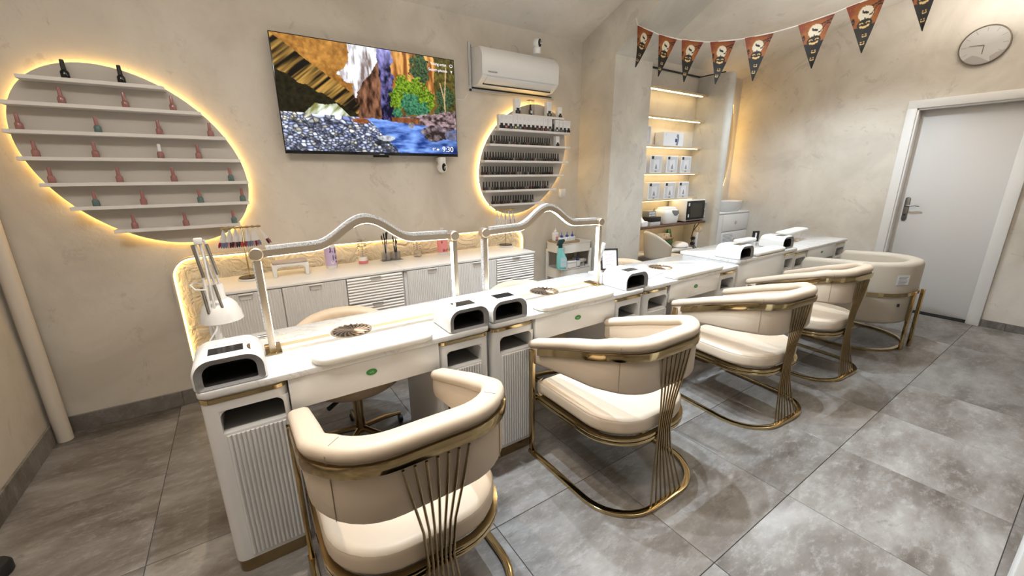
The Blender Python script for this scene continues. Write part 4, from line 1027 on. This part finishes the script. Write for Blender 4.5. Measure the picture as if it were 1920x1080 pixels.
MB().loft(rings).build('base_frame', M_GOLD, bc, smooth=40)
for s in (-1, 1): B(s*.37-.008, s*.37+.008, .27, .30, 0.002, .26).build('leg', M_GOLD, bc, bevel=.002)
for x in (-.02, .14):
    B(x-.010, x+.010, -.388, -.362, .0, .50).build('rear_post', M_GOLD, bc, bevel=.003)
pt = B(-.05, .05, .0, .002, -.038, .038).build('paper_tag', M_PAPER, bc, smooth=0); pt.location = (-.18, -.337, .605); pt.rotation_euler = (.02, 0, -.42)
q = MB()
for k in range(6): q.box(-.038, .036-.006*(k % 3), -.0008, 0, .024-.011*k, .0275-.011*k)
q.build('print_lines', M_INK, pt, smooth=0)
pt = B(-.008, .008, -.004, .002, -.012, .012).build('cloth_tag', M_BLACKM, bc, smooth=0); pt.location = (-.17, -.342, .40); pt.rotation_euler = (0, 0, -.40)

# ================================================================== SWIVEL CHAIRS BEHIND THE DESKS
def make_swivel(label, m, seat_z=.44, quilt=True):
    t = thing('swivel_chair', label, 'chair', (0, 0, 0), 0, 'swivel chairs behind the desks')
    MB().lathe([(0, seat_z-.085), (.12, seat_z-.085), (.20, seat_z-.07), (.235, seat_z-.045), (.24, seat_z-.02), (.225, seat_z), (.12, seat_z+.006), (0, seat_z+.006)], n=40).build('seat', m, t, smooth=60)
    nu, nv = 57, 25; A = math.radians(78 if quilt else 70); inner = []; outer = []
    for j in range(nv):
        vv = j/(nv-1)
        for i in range(nu):
            uu = -1+2*i/(nu-1); a = uu*A; ztop = seat_z+.265-.13*abs(uu)**2.4; zb = seat_z-.03+.06*abs(uu)**2; z = zb+(ztop-zb)*vv
            ed = min(1, min(vv, 1-vv, (1-abs(uu))*1.6)/.12); th = .022*math.sqrt(max(0, 1-(1-ed)**2))+.004
            R_ = .265+.03*vv
            q = 0
            if quilt: q = .010*(abs(math.sin((uu*7+vv*3.2)*PI/1.0))*abs(math.sin((uu*7-vv*3.2)*PI)))**.5*ed
            inner.append(((R_-th-q)*math.sin(a), (R_-th-q)*math.cos(a), z)); outer.append(((R_+th)*math.sin(a), (R_+th)*math.cos(a), z))
    f = []
    N_ = nu*nv
    for j in range(nv-1):
        for i in range(nu-1):
            a0 = j*nu+i; f.append((a0, a0+1, a0+nu+1, a0+nu)); f.append((N_+a0, N_+a0+nu, N_+a0+nu+1, N_+a0+1))
    bl = [i for i in range(nu)] + [j*nu+nu-1 for j in range(1, nv)] + [(nv-1)*nu+i for i in range(nu-2, -1, -1)] + [j*nu for j in range(nv-2, 0, -1)]
    for i in range(len(bl)): a0, b0 = bl[i], bl[(i+1) % len(bl)]; f.append((a0, N_+a0, N_+b0, b0))
    MB().add(inner+outer, f).build('backrest', m, t, smooth=60)
    MB().lathe([(0, .28), (.014, .28), (.014, seat_z-.08), (0, seat_z-.08)], n=14).build('gas_lift', M_GREY, t)
    MB().lathe([(0, .08), (.026, .08), (.026, .30), (.020, .31), (0, .31)], n=18).build('column', M_GOLDD, t)
    for k in range(5):
        a = 2*PI*k/5+.3; e = (.25*math.cos(a), .25*math.sin(a))
        leg = MB().tube([(.02*math.cos(a), .02*math.sin(a), .10), (e[0]*.6, e[1]*.6, .088), (e[0], e[1], .065)], [.016, .014, .011], 8).build('leg', M_GOLDD, t)
        cs = MB().lathe([(0, -.011), (.020, -.011), (.024, -.006), (.024, .006), (.020, .011), (0, .011)], (e[0], e[1], .026), 16, 'x'); cs.build('caster', M_BLACKM, leg)
    MB().tube([(-.05, -.05, seat_z-.09), (-.16, -.14, seat_z-.10)], [.008, .012], 8).build('lever', M_BLACKM, t)
    return t
s1 = make_swivel('tan quilted swivel chair behind the left desk', M_TAN); s1.location = (.375, 2.06, 0)
dup(s1, (1.47, 2.00, 0), -.3, 'tan quilted swivel chair behind the second desk, before trolley')
dup(s1, (2.60, 2.12, 0), -.45, 'tan quilted swivel chair behind the desk with dark fan grille')
s4 = make_swivel('plain beige swivel chair turned towards the wooden niche counter', M_BEIGE, .58, False); s4.location = (3.74, 2.60, 0); s4.rotation_euler = (0, 0, 1.05); s4.scale = (.86, .86, 1)

# ================================================================== TROLLEY
tr = thing('trolley', 'white metal trolley with trays standing against the pier', 'trolley', (2.66, 2.975, 0))
M_TR = mat('trolley_white', (0.80, 0.77, 0.72), 0.4)
def tray(z0, z1):
    o = rrect(-.20, .20, -.12, .12, .045, 6); i_ = rrect(-.195, .195, -.115, .115, .042, 6)
    rg = [[(x, y, z) for x, y in P] for P, z in ((o, z0), (o, z1-.004), (rrect(-.204, .204, -.124, .124, .048, 6), z1-.003), (rrect(-.204, .204, -.124, .124, .048, 6), z1), (i_, z1), (i_, z0+.004))]
    MB().loft(rg).build('tray', M_TR, tr, smooth=40)
tray(.70, .79); tray(.45, .545); tray(.18, .27)
for sx in (-1, 1):
    for sy in (-1, 1):
        B(sx*.185-.012, sx*.185+.012, sy*.105-.012, sy*.105+.012, .06, .72).build('leg', M_TR, tr, bevel=.002)
        MB().lathe([(0, -.01), (.028, -.01), (.028, .01), (0, .01)], (sx*.185, sy*.105, .029), 16, 'x').build('caster', M_BLACKM, tr)
box = thing('cardboard_tray', 'open brown cardboard tray of bottles in the trolley top', 'box', (2.60, 2.985, .7045))
B(-.125, .125, -.09, .09, 0, .004).box(-.125, -.121, -.09, .09, .004, .105).box(.121, .125, -.09, .09, .004, .105).box(-.121, .121, -.09, -.086, .004, .105).box(-.121, .121, .086, .09, .004, .105).build('carton', M_CARD, box, smooth=0)
def squeeze(loc, label, h=.125, cap=M_BLUEC, nz=.03, w=.032):
    t = thing('squeeze_bottle', label, 'bottle', loc, 0, 'white bottles on the trolley')
    MB().pillow(rrect(-w, w, -.022, .022, .018), 0, h, .010).build('body', M_PLASTIC, t)
    MB().lathe([(0, h-.002), (.015, h-.002), (.014, h+.018), (.004, h+.022), (.002, h+.022+nz), (0, h+.022+nz)], n=14).build('cap', cap, t)
    B(-w*.5, w*.5, -.0235, -.0215, h*.5, h*.62).build('print', M_INK, t, smooth=0)
    return t
for i, x in enumerate((2.545, 2.612, 2.680)): squeeze((x, 2.955, .7095), f'white squeeze bottle with blue cap, {ORD[i]} from left in cardboard tray', .13)
t = squeeze((2.52, 3.02, .7095), 'taller white bottle with red print behind the blue capped ones', .175, M_PLASTIC, .02)
B(-.014, .014, -.0245, -.022, .11, .135).build('red_print', M_PINK, t, smooth=0)
sp = thing('spray_bottle', 'turquoise spray bottle with dark trigger hanging on the trolley front', 'bottle', (2.43, 2.815, .57), -.2)
MB().loft([[(x*s+dx, y*.030, z) for x, y in ((math.cos(a), math.sin(a)) for a in (2*PI*k/20 for k in range(20)))] for s, z, dx in ((.045, 0, 0), (.050, .006, 0), (.050, .09, 0), (.046, .12, -.004), (.034, .15, -.012), (.026, .17, -.015), (.022, .20, -.016))]).build('body', M_TEAL, sp, smooth=60)
MB().prism(rrect(-.028, .036, .02, .115, .008), -.0335, -.0295, 'y').build('label_patch', mat('spray_label', (.42, .62, .66), .4), sp, smooth=0)
B(-.018, .026, -.0342, -.033, .035, .040).box(-.018, .02, -.0342, -.033, .05, .055).box(-.018, .026, -.0342, -.033, .085, .09).build('print_lines', M_WHITE, sp, smooth=0)
MB().prism([(-.032, .20), (.0, .20), (.002, .235), (.026, .262), (.022, .280), (-.03, .275), (-.045, .24), (-.052, .225), (-.042, .222), (-.034, .232)], -.012, .012, 'y').build('trigger', M_DKTEAL, sp, bevel=.003)
MB().lathe([(0, 0), (.008, 0), (.008, .012), (0, .012)], (.022, 0, .268), 12, 'x').build('nozzle', M_WHITE, sp)
tb = thing('white_tub', 'white printed tub in the lower trolley tray', 'tub', (2.632, 2.93, .455))
MB().pillow(rrect(-.058, .058, -.045, .045, .014), 0, .135, .008).build('body', M_WHITEM, tb)
B(-.058, .058, -.0475, -.0445, .085, .092).box(-.04, .04, -.0475, -.0445, .045, .055).box(-.045, .035, -.0475, -.0445, .03, .035).build('print', mat('tub_print', (.45, .30, .26), .6), tb, smooth=0)
MB().pillow(rrect(-.06, .06, -.047, .047, .014), .133, .155, .006).build('lid', M_WHITE, tb)
squeeze((2.735, 2.93, .455), 'white squeeze bottle with blue cap in the lower trolley tray', .145)
dsp = thing('white_dispenser', 'white boxy dispenser at right of lower trolley tray', 'dispenser', (2.81, 2.985, .455))
B(-.035, .035, -.05, .05, 0, .12).build('stand', M_LGREY, dsp, bevel=.004)
B(-.045, .04, -.07, .06, .12, .155).build('head', M_PLASTIC, dsp, bevel=.008)

# ================================================================== NICHE SHELVES
NX0, NX1 = 3.37, 4.74
ZS = [2.298, 2.018, 1.722, 1.434, 1.143]
SN = ['top', 'second', 'third', 'fourth', 'fifth']
for i, z in enumerate(ZS):
    t = thing('niche_shelf', f'gold edged lit wall shelf, {SN[i]} from the top of the niche', 'shelf', (NX0, YB, z), 0, 'lit shelves in the niche')
    B(.001, NX1-NX0-.002, -.125, -.001, -.012, 0).build('board', M_SHELF, t, smooth=0)
    B(.001, NX1-NX0-.002, -.133, -.125, -.018, .001).build('gold_edge', M_INLAY, t, smooth=0)
    B(.02, NX1-NX0-.06, -.112, -.096, -.022, -.012).build('led_strip', M_LED2, t, smooth=0)
wc = thing('wooden_counter', 'dark wooden counter board across the niche with light below', 'counter', (NX0, YB, .845))
B(.001, NX1-NX0-.002, -.29, -.001, 0, .022).build('board', M_WOODD, wc, bevel=.002)
B(.02, NX1-NX0-.06, -.24, -.22, -.008, 0).build('led_strip', M_LED2, wc, smooth=0)
lw = thing('niche_shelf', 'low shelf board under the wooden counter in the niche', 'shelf', (NX0, YB, .52))
B(.001, 1.27, -.22, -.001, 0, .018).build('board', M_SHELF, lw, smooth=0)
def carton(x0, x1, y0, y1, z0, h, label, group, big=False):
    t = thing('product_box', label, 'box', ((x0+x1)/2, (y0+y1)/2, z0+.001), 0, group); w, d = x1-x0, y1-y0
    B(-w/2, w/2, -d/2, d/2, 0, h).build('carton', M_PAPER, t, bevel=.001, seg=1)
    f = -d/2-.0012
    if big:
        MB().tube([(-w*.40, f, h*.82), (-w*.37, f, h*.86), (-w*.34, f, h*.82), (-w*.37, f, h*.78)], .003, 4, closed=True).build('logo', M_INK, t)
        q = MB().prism([(w*.12, h*.1), (w*.2, h*.55), (w*.13, h*.75), (w*.17, h*.9), (w*.25, h*.85), (w*.27, h*.5), (w*.22, h*.05)], f, f+.001, 'y'); q.build('printed_machine', M_INK, t, smooth=0)
        B(w*.08, w*.18, f-.0004, f+.001, h*.3, h*.55).build('printed_screen', mat('navy_print', (.04, .06, .2), .4), t, smooth=0)
    else:
        B(-w*.44, w*.46, f, f+.001, h*.04, h*.94).build('printed_front', M_LGREY, t, smooth=0)
        B(-w*.40, -w*.22, f-.0006, f, h*.78, h*.95).build('logo', M_BLACKM, t, smooth=0)
        q = MB().prism([(-w*.22, h*.18), (-w*.22, h*.72), (w*.24, h*.78), (w*.26, h*.2)], f-.0006, f, 'y'); q.build('printed_case', mat('pale_print', (.68, .68, .70), .5), t, smooth=0)
        q = MB().prism([(-w*.10, h*.22), (-w*.05, h*.40), (0, h*.52), (w*.06, h*.40), (w*.12, h*.22)], f-.0012, f-.0005, 'y'); q.build('printed_device', M_INK, t, smooth=0)
        MB().prism([(w*.08*math.cos(a), h*.08+h*.05*math.sin(a)) for a in (2*PI*k/10 for k in range(10))], f-.0012, f-.0005, 'y').build('printed_disc', M_INK, t, smooth=0)
    return t
carton(4.02, 4.38, 3.0, 3.115, ZS[2], .145, 'long white machine box on the third niche shelf', 'boxes in the niche', True)
carton(3.64, 3.80, 3.0, 3.11, ZS[2], .19, 'white box half hidden behind pier on the third niche shelf', 'boxes in the niche')
for zi, nm in ((3, 'fourth'), (4, 'fifth')):
    for i, (a, b) in enumerate(((3.84, 4.04), (4.125, 4.33), (4.39, 4.59))):
        carton(a, b, 3.01, 3.10, ZS[zi], .185, f'white printed device box, {("left", "middle", "right")[i]} one on the {nm} niche shelf', 'boxes in the niche')
carton(3.60, 3.775, 3.01, 3.10, ZS[3], .185, 'white device box half hidden behind pier on fourth niche shelf', 'boxes in the niche')
# things on the counter
ov = thing('sterilizer_oven', 'white box oven with black glass door on the wooden counter', 'oven', (4.545, 2.96, .867), 0)
B(-.19, .19, -.10, .14, .012, .255).build('housing', M_WHITE, ov, bevel=.006)
dd = B(-.175, .16, -.118, -.10, .030, .245).build('door', M_BLACKM, ov, bevel=.003)
B(-.125, .115, -.1195, -.117, .055, .215).build('window', M_OVEN, dd, smooth=0)
for z in (.06, .19): B(-.168, -.15, -.123, -.117, z, z+.035).build('hinge', M_WHITE, dd, smooth=0)
for z in (.05, .14, .22): MB().lathe([(0, 0), (.01, 0), (.01, .014), (0, .014)], (.178, -.114, z), 12, 'y').build('knob', M_WHITE, ov)
for x in (-.16, .16):
    for y in (-.08, .11): B(x-.012, x+.012, y-.012, y+.012, 0, .013).build('foot', M_GREY, ov, smooth=0)
us = thing('ultrasonic_cleaner', 'rounded white ultrasonic cleaner beside the oven on wooden counter', 'cleaner', (4.12, 2.95, .867))
MB().loft([[(x*s, y*s*.85, z) for x, y in rrect(-.14, .14, -.11, .11, .06, 6)] for s, z in ((.86, 0), (.92, .01), (1.0, .07), (1.0, .12), (.93, .15), (.78, .165), (.3, .17))]).build('body', M_PLASTIC, us, smooth=60)
MB().prism([(-.02, .155), (.09, .150), (.10, .115), (.06, .092), (.02, .10), (-.01, .125)], -.099, -.088, 'y').build('control_panel', M_GREY, us, bevel=.002)
MB().loft([[(x*s, y*s*.85, z) for x, y in rrect(-.11, .11, -.085, .085, .05, 6)] for s, z in ((1.0, .160), (.98, .175), (.85, .185))]).build('lid', M_PLASTIC, us, smooth=60)
bx = thing('black_organizer', 'small black and grey organizer boxes left on wooden counter', 'organizer', (3.83, 2.93, .867))
B(-.085, .085, -.06, .06, 0, .045).build('grey_box', M_LGREY, bx, bevel=.002)
B(-.09, .085, -.065, .05, .0455, .095).build('black_box', M_BLACKM, bx, bevel=.002)
B(-.085, .03, -.03, .06, .0955, .16).build('patterned_box', M_GREY, bx, bevel=.002)
q = MB()
for k in range(5):
    for j in range(2): q.box(-.078+.021*k, -.066+.021*k, -.0315, -.0295, .104+.026*j, .122+.026*j)
q.build('pattern', M_PAPER, bx, smooth=0)
MB().tube([(.05, 0, .09), (.045, .01, .16), (.055, .01, .185)], [.008, .006, .002], 8).build('pen', M_BLACKM, bx)
tp = thing('tissue_box', 'white folded tissues at the left end of wooden counter', 'tissues', (3.63, 2.90, .867))
MB().pillow(rrect(-.06, .05, -.05, .05, .01), 0, .06, .01).build('pack', M_PAPER, tp)
MB().add([(-.03, -.03, .059), (.03, -.02, .059), (.02, .02, .10), (-.02, .0, .09), (0, .035, .059)], [(0, 1, 2, 3), (3, 2, 4), (0, 3, 4), (1, 4, 2), (0, 4, 1)]).build('tissue', M_PAPER, tp, smooth=0)
# under the counter
gt = thing('hairpin_table', 'tiny pink topped hairpin table under the wooden counter', 'display stand', (4.22, 3.01, .538))
B(-.11, .11, -.05, .05, .13, .145).build('tabletop', M_ROSE, gt, bevel=.002)
for x in (-.08, .08): MB().tube([(x-.015, -.04, .13), (x, -.04, .002), (x+.018, -.04, .13)], .003, 6).build('hairpin_leg', M_GOLD, gt)
for x in (-.08, .08): MB().tube([(x-.015, .04, .13), (x, .04, .002), (x+.018, .04, .13)], .003, 6).build('hairpin_leg', M_GOLD, gt)
carton(4.12, 4.26, 2.97, 3.05, .683, .05, 'flat white box lying on the tiny hairpin table', 'boxes in the niche')
gb = thing('green_folder', 'dark green folder leaning under the wooden counter', 'folder', (4.36, 3.07, .538))
MB().prism([(-.06, 0), (.09, 0), (.10, .06), (.03, .23), (-.02, .23)], -.01, .01, 'y').build('cover', M_GREENC, gb, bevel=.002)
MB().prism([(.0, .16), (.01, .228), (-.018, .228)], -.012, -.009, 'y').build('pale_corner', mat('mint', (.35, .5, .35), .5), gb, smooth=0)
cu = thing('white_cushion', 'round white cushion at right of the low niche shelf', 'cushion', (4.52, 3.01, .538))
MB().lathe([(0, 0), (.09, 0), (.11, .02), (.10, .05), (.05, .07), (0, .072)], n=28).build('cover', M_PAPER, cu, smooth=60)
bt = thing('brown_bottle', 'slim bottle with brown cap on low shelf beside pier', 'bottle', (3.66, 3.0, .538))
MB().lathe([(0, 0), (.022, 0), (.022, .12), (.010, .14), (0, .14)], n=14).build('body', mat('pale_amber', (.55, .36, .18), .3), bt)
MB().lathe([(0, .14), (.018, .14), (.018, .17), (0, .17)], n=14).build('cap', M_WOODD, bt)
ps = thing('power_strip', 'white wall power strip with black plugs below wooden counter', 'power strip', (4.735, 2.93, .46))
B(-.03, .0, -.03, .03, 0, .26).build('housing', M_PLASTIC, ps, bevel=.004)
for z in (.05, .12, .185):
    MB().lathe([(0, 0), (.022, 0), (.022, .03), (.014, .05), (0, .05)], (-.08, 0, z), 14, 'x').build('plug', M_BLACKM, ps)
MB().tube([(-.075, 0, .19), (-.11, -.01, .22), (-.12, -.03, .29), (-.10, -.06, .35), (-.08, -.07, .385)], .005, 6).build('cable', M_BLACKM, ps)
MB().tube([(-.075, 0, .12), (-.12, -.02, .16), (-.15, -.04, .25), (-.16, -.06, .33), (-.155, -.07, .385)], .005, 6).build('cable', M_BLACKM, ps)
MB().tube([(-.075, 0, .05), (-.06, -.03, .10), (-.05, -.05, .06), (-.05, -.06, 0)], .005, 6).build('cable', M_BLACKM, ps)
so = thing('wall_socket', 'round white wall socket on the niche side wall', 'socket', (4.74, 2.90, .76))
MB().lathe([(0, 0), (.035, 0), (.035, -.010), (0, -.010)], (0, 0, 0), 24, 'x').build('plate', M_SHELF, so); B(-.012, -.009, -.012, .012, -.03, .03).build('insert', M_LGREY, so, smooth=0)

# ================================================================== WASH ALCOVE
sk = thing('vanity_cabinet', 'white two drawer vanity cabinet under the wash basin', 'cabinet', (4.865, 2.80, 0))
SWD = XR-4.865-.002
B(0, SWD, .018, .318, .08, .925).build('carcass', M_CAB, sk, bevel=.002)
B(0, SWD, 0, .319, .925, .945).build('top', M_CAB, sk, bevel=.003)
B(.02, SWD-.02, .04, .3, 0, .08).build('plinth', M_GREY, sk, smooth=0)
B(.005, .205, 0, .018, .085, .92).build('side_panel', M_CAB, sk, bevel=.001)
for za, zb in ((.70, .918), (.475, .692), (.09, .467)):
    d = B(.212, SWD-.004, 0, .018, za, zb).build('drawer', M_CAB, sk, bevel=.002)
    k_ = MB().pillow([(SWD*.62+.015*math.cos(a), .0+.022*math.sin(a)) for a in (2*PI*k/14 for k in range(14))], 0, .01, .003).build('knob', M_TAUPE, d); k_.rotation_euler = (PI/2, 0, 0); k_.location = (0, 0, (za+zb)/2)
pp = MB().box(.24, .52, -.0015, 0, .53, .675).build('paper_notice', M_PAPER, sk, smooth=0)
q = MB()
for k in range(7): q.box(.26, .47+.01*(k % 3), -.0022, -.0014, .655-.018*k, .660-.018*k)
q.build('print_lines', M_INK, pp, smooth=0)
bs = thing('wash_basin', 'white marbled vessel basin standing on the vanity cabinet', 'basin', (5.40, 2.95, .945))
rg = [(.20, 0), (.215, .005), (.245, .06), (.265, .115), (.268, .128), (.255, .128), (.235, .06), (.20, .018), (0.001, .014)]
MB().loft([[(r*math.cos(2*PI*j/40), r*.55*math.sin(2*PI*j/40), z) for j in range(40)] for r, z in rg], True, True).build('bowl', M_MARBLE, bs, smooth=50)
fc = thing('wall_faucet', 'dark bronze wall spout above the wash basin', 'faucet', (5.24, YB, 1.175))
MB().lathe([(0, 0), (.028, 0), (.028, -.008), (0, -.008)], (0, 0, 0), 20, 'y').build('flange', M_GOLDD, fc)
MB().tube([(0, -.004, 0), (0, -.09, .003), (.0, -.13, 0), (.0, -.142, -.014)], .010, 10).build('spout', M_GOLDD, fc)
mr = thing('oval_mirror', 'oval wall mirror with warm glowing edge behind the rounded partition', 'mirror', (5.37, YB, 1.77))
def el_(s): return [(.20*s*math.cos(q), .66*s*math.sin(q)) for q in (2*PI*k/48 for k in range(48))]
MB().prism(el_(.97), -.03, -.024, 'y').build('glass', M_CHROME, mr, smooth=20)
MB().prism(el_(.85), -.024, -.001, 'y').build('backing', M_BOARD, mr, smooth=20)
MB().tube([(x, -.02, z) for x, z in el_(1.0)], .006, 6, closed=True).build('led_strip', M_LED, mr)

# ================================================================== CLOCK
ck = thing('wall_clock', 'round pale wall clock with dark rim high on the door wall', 'clock', (XR, 1.006, 2.487))
MB().lathe([(0, -.002), (.158, -.002), (.158, -.028), (.151, -.028), (.149, -.020), (0, -.020)], (0, 0, 0), 48, 'x').build('rim', M_CLOCKR, ck, smooth=40)
fc_ = MB().lathe([(0, -.0201), (.1495, -.0201), (.1495, -.022), (0, -.022)], (0, 0, 0), 48, 'x').build('face', M_CLOCK, ck, smooth=30)
q = MB()
for k in range(12):
    a = 2*PI*k/12; c_, s_ = math.cos(a), math.sin(a)
    q.prism([(r*s_+w_*c_, r*c_-w_*s_) for r, w_ in ((.108, -.0025), (.140, -.0025), (.140, .0025), (.108, .0025))], -.0232, -.0225, 'x')
q.build('hour_marks', M_CLOCKP, fc_, smooth=0)
def chord(a0, a1, n=14): return [(.1485*math.cos(a0+(a1-a0)*k/n), .1485*math.sin(a0+(a1-a0)*k/n)) for k in range(n+1)]
MB().prism(chord(-1.95, -.75) + [(.06, -.07), (.02, -.085)], -.0228, -.0221, 'x').build('dark_pattern', M_CLOCKP, fc_, smooth=0)
MB().prism(chord(-2.75, -1.97) + [(-.05, -.10), (-.08, -.075)], -.0228, -.0221, 'x').build('dark_pattern', M_CLOCKP, fc_, smooth=0)
q = MB(); q.prism([(-.003, .0), (.003, 0), (.003, -.072), (-.003, -.072)], -.0252, -.0242, 'x'); q.build('hour_hand', M_CLOCKR, ck, smooth=0)
q = MB(); q.prism([(.0, .003), (.0, -.003), (.09, .008), (.09, .011)], -.0264, -.0254, 'x'); q.build('minute_hand', M_CLOCKR, ck, smooth=0)

# ================================================================== BUNTING
def flagcol(u, v):
    """u across the top edge, v down; orange night scene over black with pumpkins"""
    x = (u-.5); y = v*1.38; n = vnoise(u*9, v*12, 5, 3)
    c = lerp((.26, .05, .02), (.52, .20, .025), np.clip(1.2-np.hypot(x, (y-.36))*2.6+(n-.5)*.8, 0, 1))
    moon = np.hypot(x-.02, (y-.33)*1.05); c = np.where((moon < .20+(n-.5)*.05)[..., None], np.array((.90, .84, .68)), c)
    def ell(cx, cy, rx, ry): return ((x-cx)/rx)**2+((y-cy)/ry)**2 < 1
    K = np.array((.006, .005, .004)); Yl = np.array((.90, .62, .26))
    c = np.where(((abs(y-(.30+.1*np.sin(x*14))) < .02) & (x > .10))[..., None], K, c)           # branch
    c = np.where(((abs(y-.12-.25*(.45-x)) < .018) & (x > .15))[..., None], K, c)
    c = np.where((ell(.0, .30, .075, .022) | ell(-.05, .27, .022, .05) | ell(.05, .33, .05, .016))[..., None], K, c)   # witch
    c = np.where((ell(-.32, .08, .05, .014) | ell(-.26, .13, .03, .01))[..., None], np.array((.28, .03, .02)), c)
    c = np.where(((y > .66+.10*np.abs(x)*0-.25*np.clip(-x-.18, 0, 1)-.10*np.clip(x-.15, 0, 1)))[..., None], K, c)
    c = np.where((ell(-.30, .46, .045, .09) & ~ell(-.30, .47, .018, .025))[..., None], K, c)
    for cy, rx, ry, cx in ((.60, .19, .14, .0), (.90, .09, .075, .02), (1.10, .085, .075, -.01)):
        c = np.where(ell(cx, cy, rx, ry)[..., None], K*2.2, c)
        for s in (-1, 1): c = np.where((ell(cx+s*rx*.42, cy-ry*.12, rx*.27, ry*.26) & ~ell(cx+s*rx*.42, cy+ry*.04, rx*.25, ry*.2))[..., None], Yl, c)
        c = np.where((ell(cx, cy+ry*.38, rx*.66, ry*.36) & ~ell(cx, cy+ry*.12, rx*.5, ry*.24))[..., None], Yl, c)
    c = np.where((ell(0, .47, .02, .04))[..., None], K, c)
    return c*.78
bt = thing('bunting', 'string of orange and black Halloween pennants hung across the arch', 'bunting', (0, 0, 0))
fpx = [((1196, 48), (1225, 60)), ((1236, 65), (1269, 73)), ((1279, 75), (1319, 78)), ((1332, 79), (1379, 75)), ((1397, 72), (1451, 61)), ((1497, 48), (1566, 24)), ((1587, 15), (1664, -15)), ((1700, -32), (1775, -66))]
def onplane(u, v, p0, nrm):
    d = RGT*((u-960)/FPX) + DWN*((v-540)/FPX) + FWD; o = Vector((0, 0, CAM_H)); return o + d*((p0-o).dot(nrm)/d.dot(nrm))
p0 = Vector((2.865, 2.50, 2.5)); nrm = Vector((1, .16, 0)).normalized()
ends = [(onplane(*a, p0, nrm), onplane(*b, p0, nrm)) for a, b in fpx]
spts = [onplane(1193, 34, p0, nrm)]
for a, b in ends: spts += [a, b]
spts.append(spts[-1] + (spts[-1]-spts[-2])*2.0)
MB().tube(spts, .004, 6).build('string', M_NIGHT, bt)
for i, (a, b) in enumerate(ends):
    d = b-a; L_ = .27; perp = Vector((0, 0, -1)) - d.normalized()*Vector((0, 0, -1)).dot(d.normalized()); perp.normalize()
    dn = (Vector((0, 0, -1))*.5 + perp*.5).normalized(); out = d.cross(dn).normalized()
    if out.x > 0: out = -out
    A_ = np.array(a); D_ = np.array(d); N_ = np.array(dn); O_ = np.array(out)
    def pos(u, v):
        xx = .5 + (u-.5)*(1-.985*v); return A_ + D_*xx[..., None] + N_*(v*L_)[..., None] + O_*(.012*np.sin(v*PI)*((i % 3)-1) + .004*np.cos(u*PI))[..., None]
    def colr(u, v): return flagcol(.5+(u-.5)*(1-.985*v), v)
    f = print_mesh('flag', 44, 70, pos, colr, M_FLAG, bt)
    sol = f.modifiers.new('thickness', 'SOLIDIFY'); sol.thickness = .0015

# ================================================================== EDGE OF FRAME ITEMS
ft = thing('caster_foot', 'small black rounded foot at the left edge on the floor', 'furniture foot', (-.955, 2.03, 0))
MB().lathe([(0, 0), (.045, 0), (.05, .006), (.05, .035), (.042, .048), (.02, .054), (0, .054)], n=24).build('pad', M_BLACKM, ft)
MB().lathe([(0, .05), (.014, .05), (.014, .075), (0, .075)], n=14).build('pin', M_GREY, ft)
wb = thing('white_cabinet', 'edge of a white cabinet at the right border of the picture', 'cabinet', (0, 0, 0))
B(1.62, 1.983, -.60, -.046, .0, .72).build('body', M_WHITEM, wb, bevel=.004)
B(1.61, 1.986, -.605, -.043, .72, .745).build('top', M_WHITEM, wb, bevel=.003)
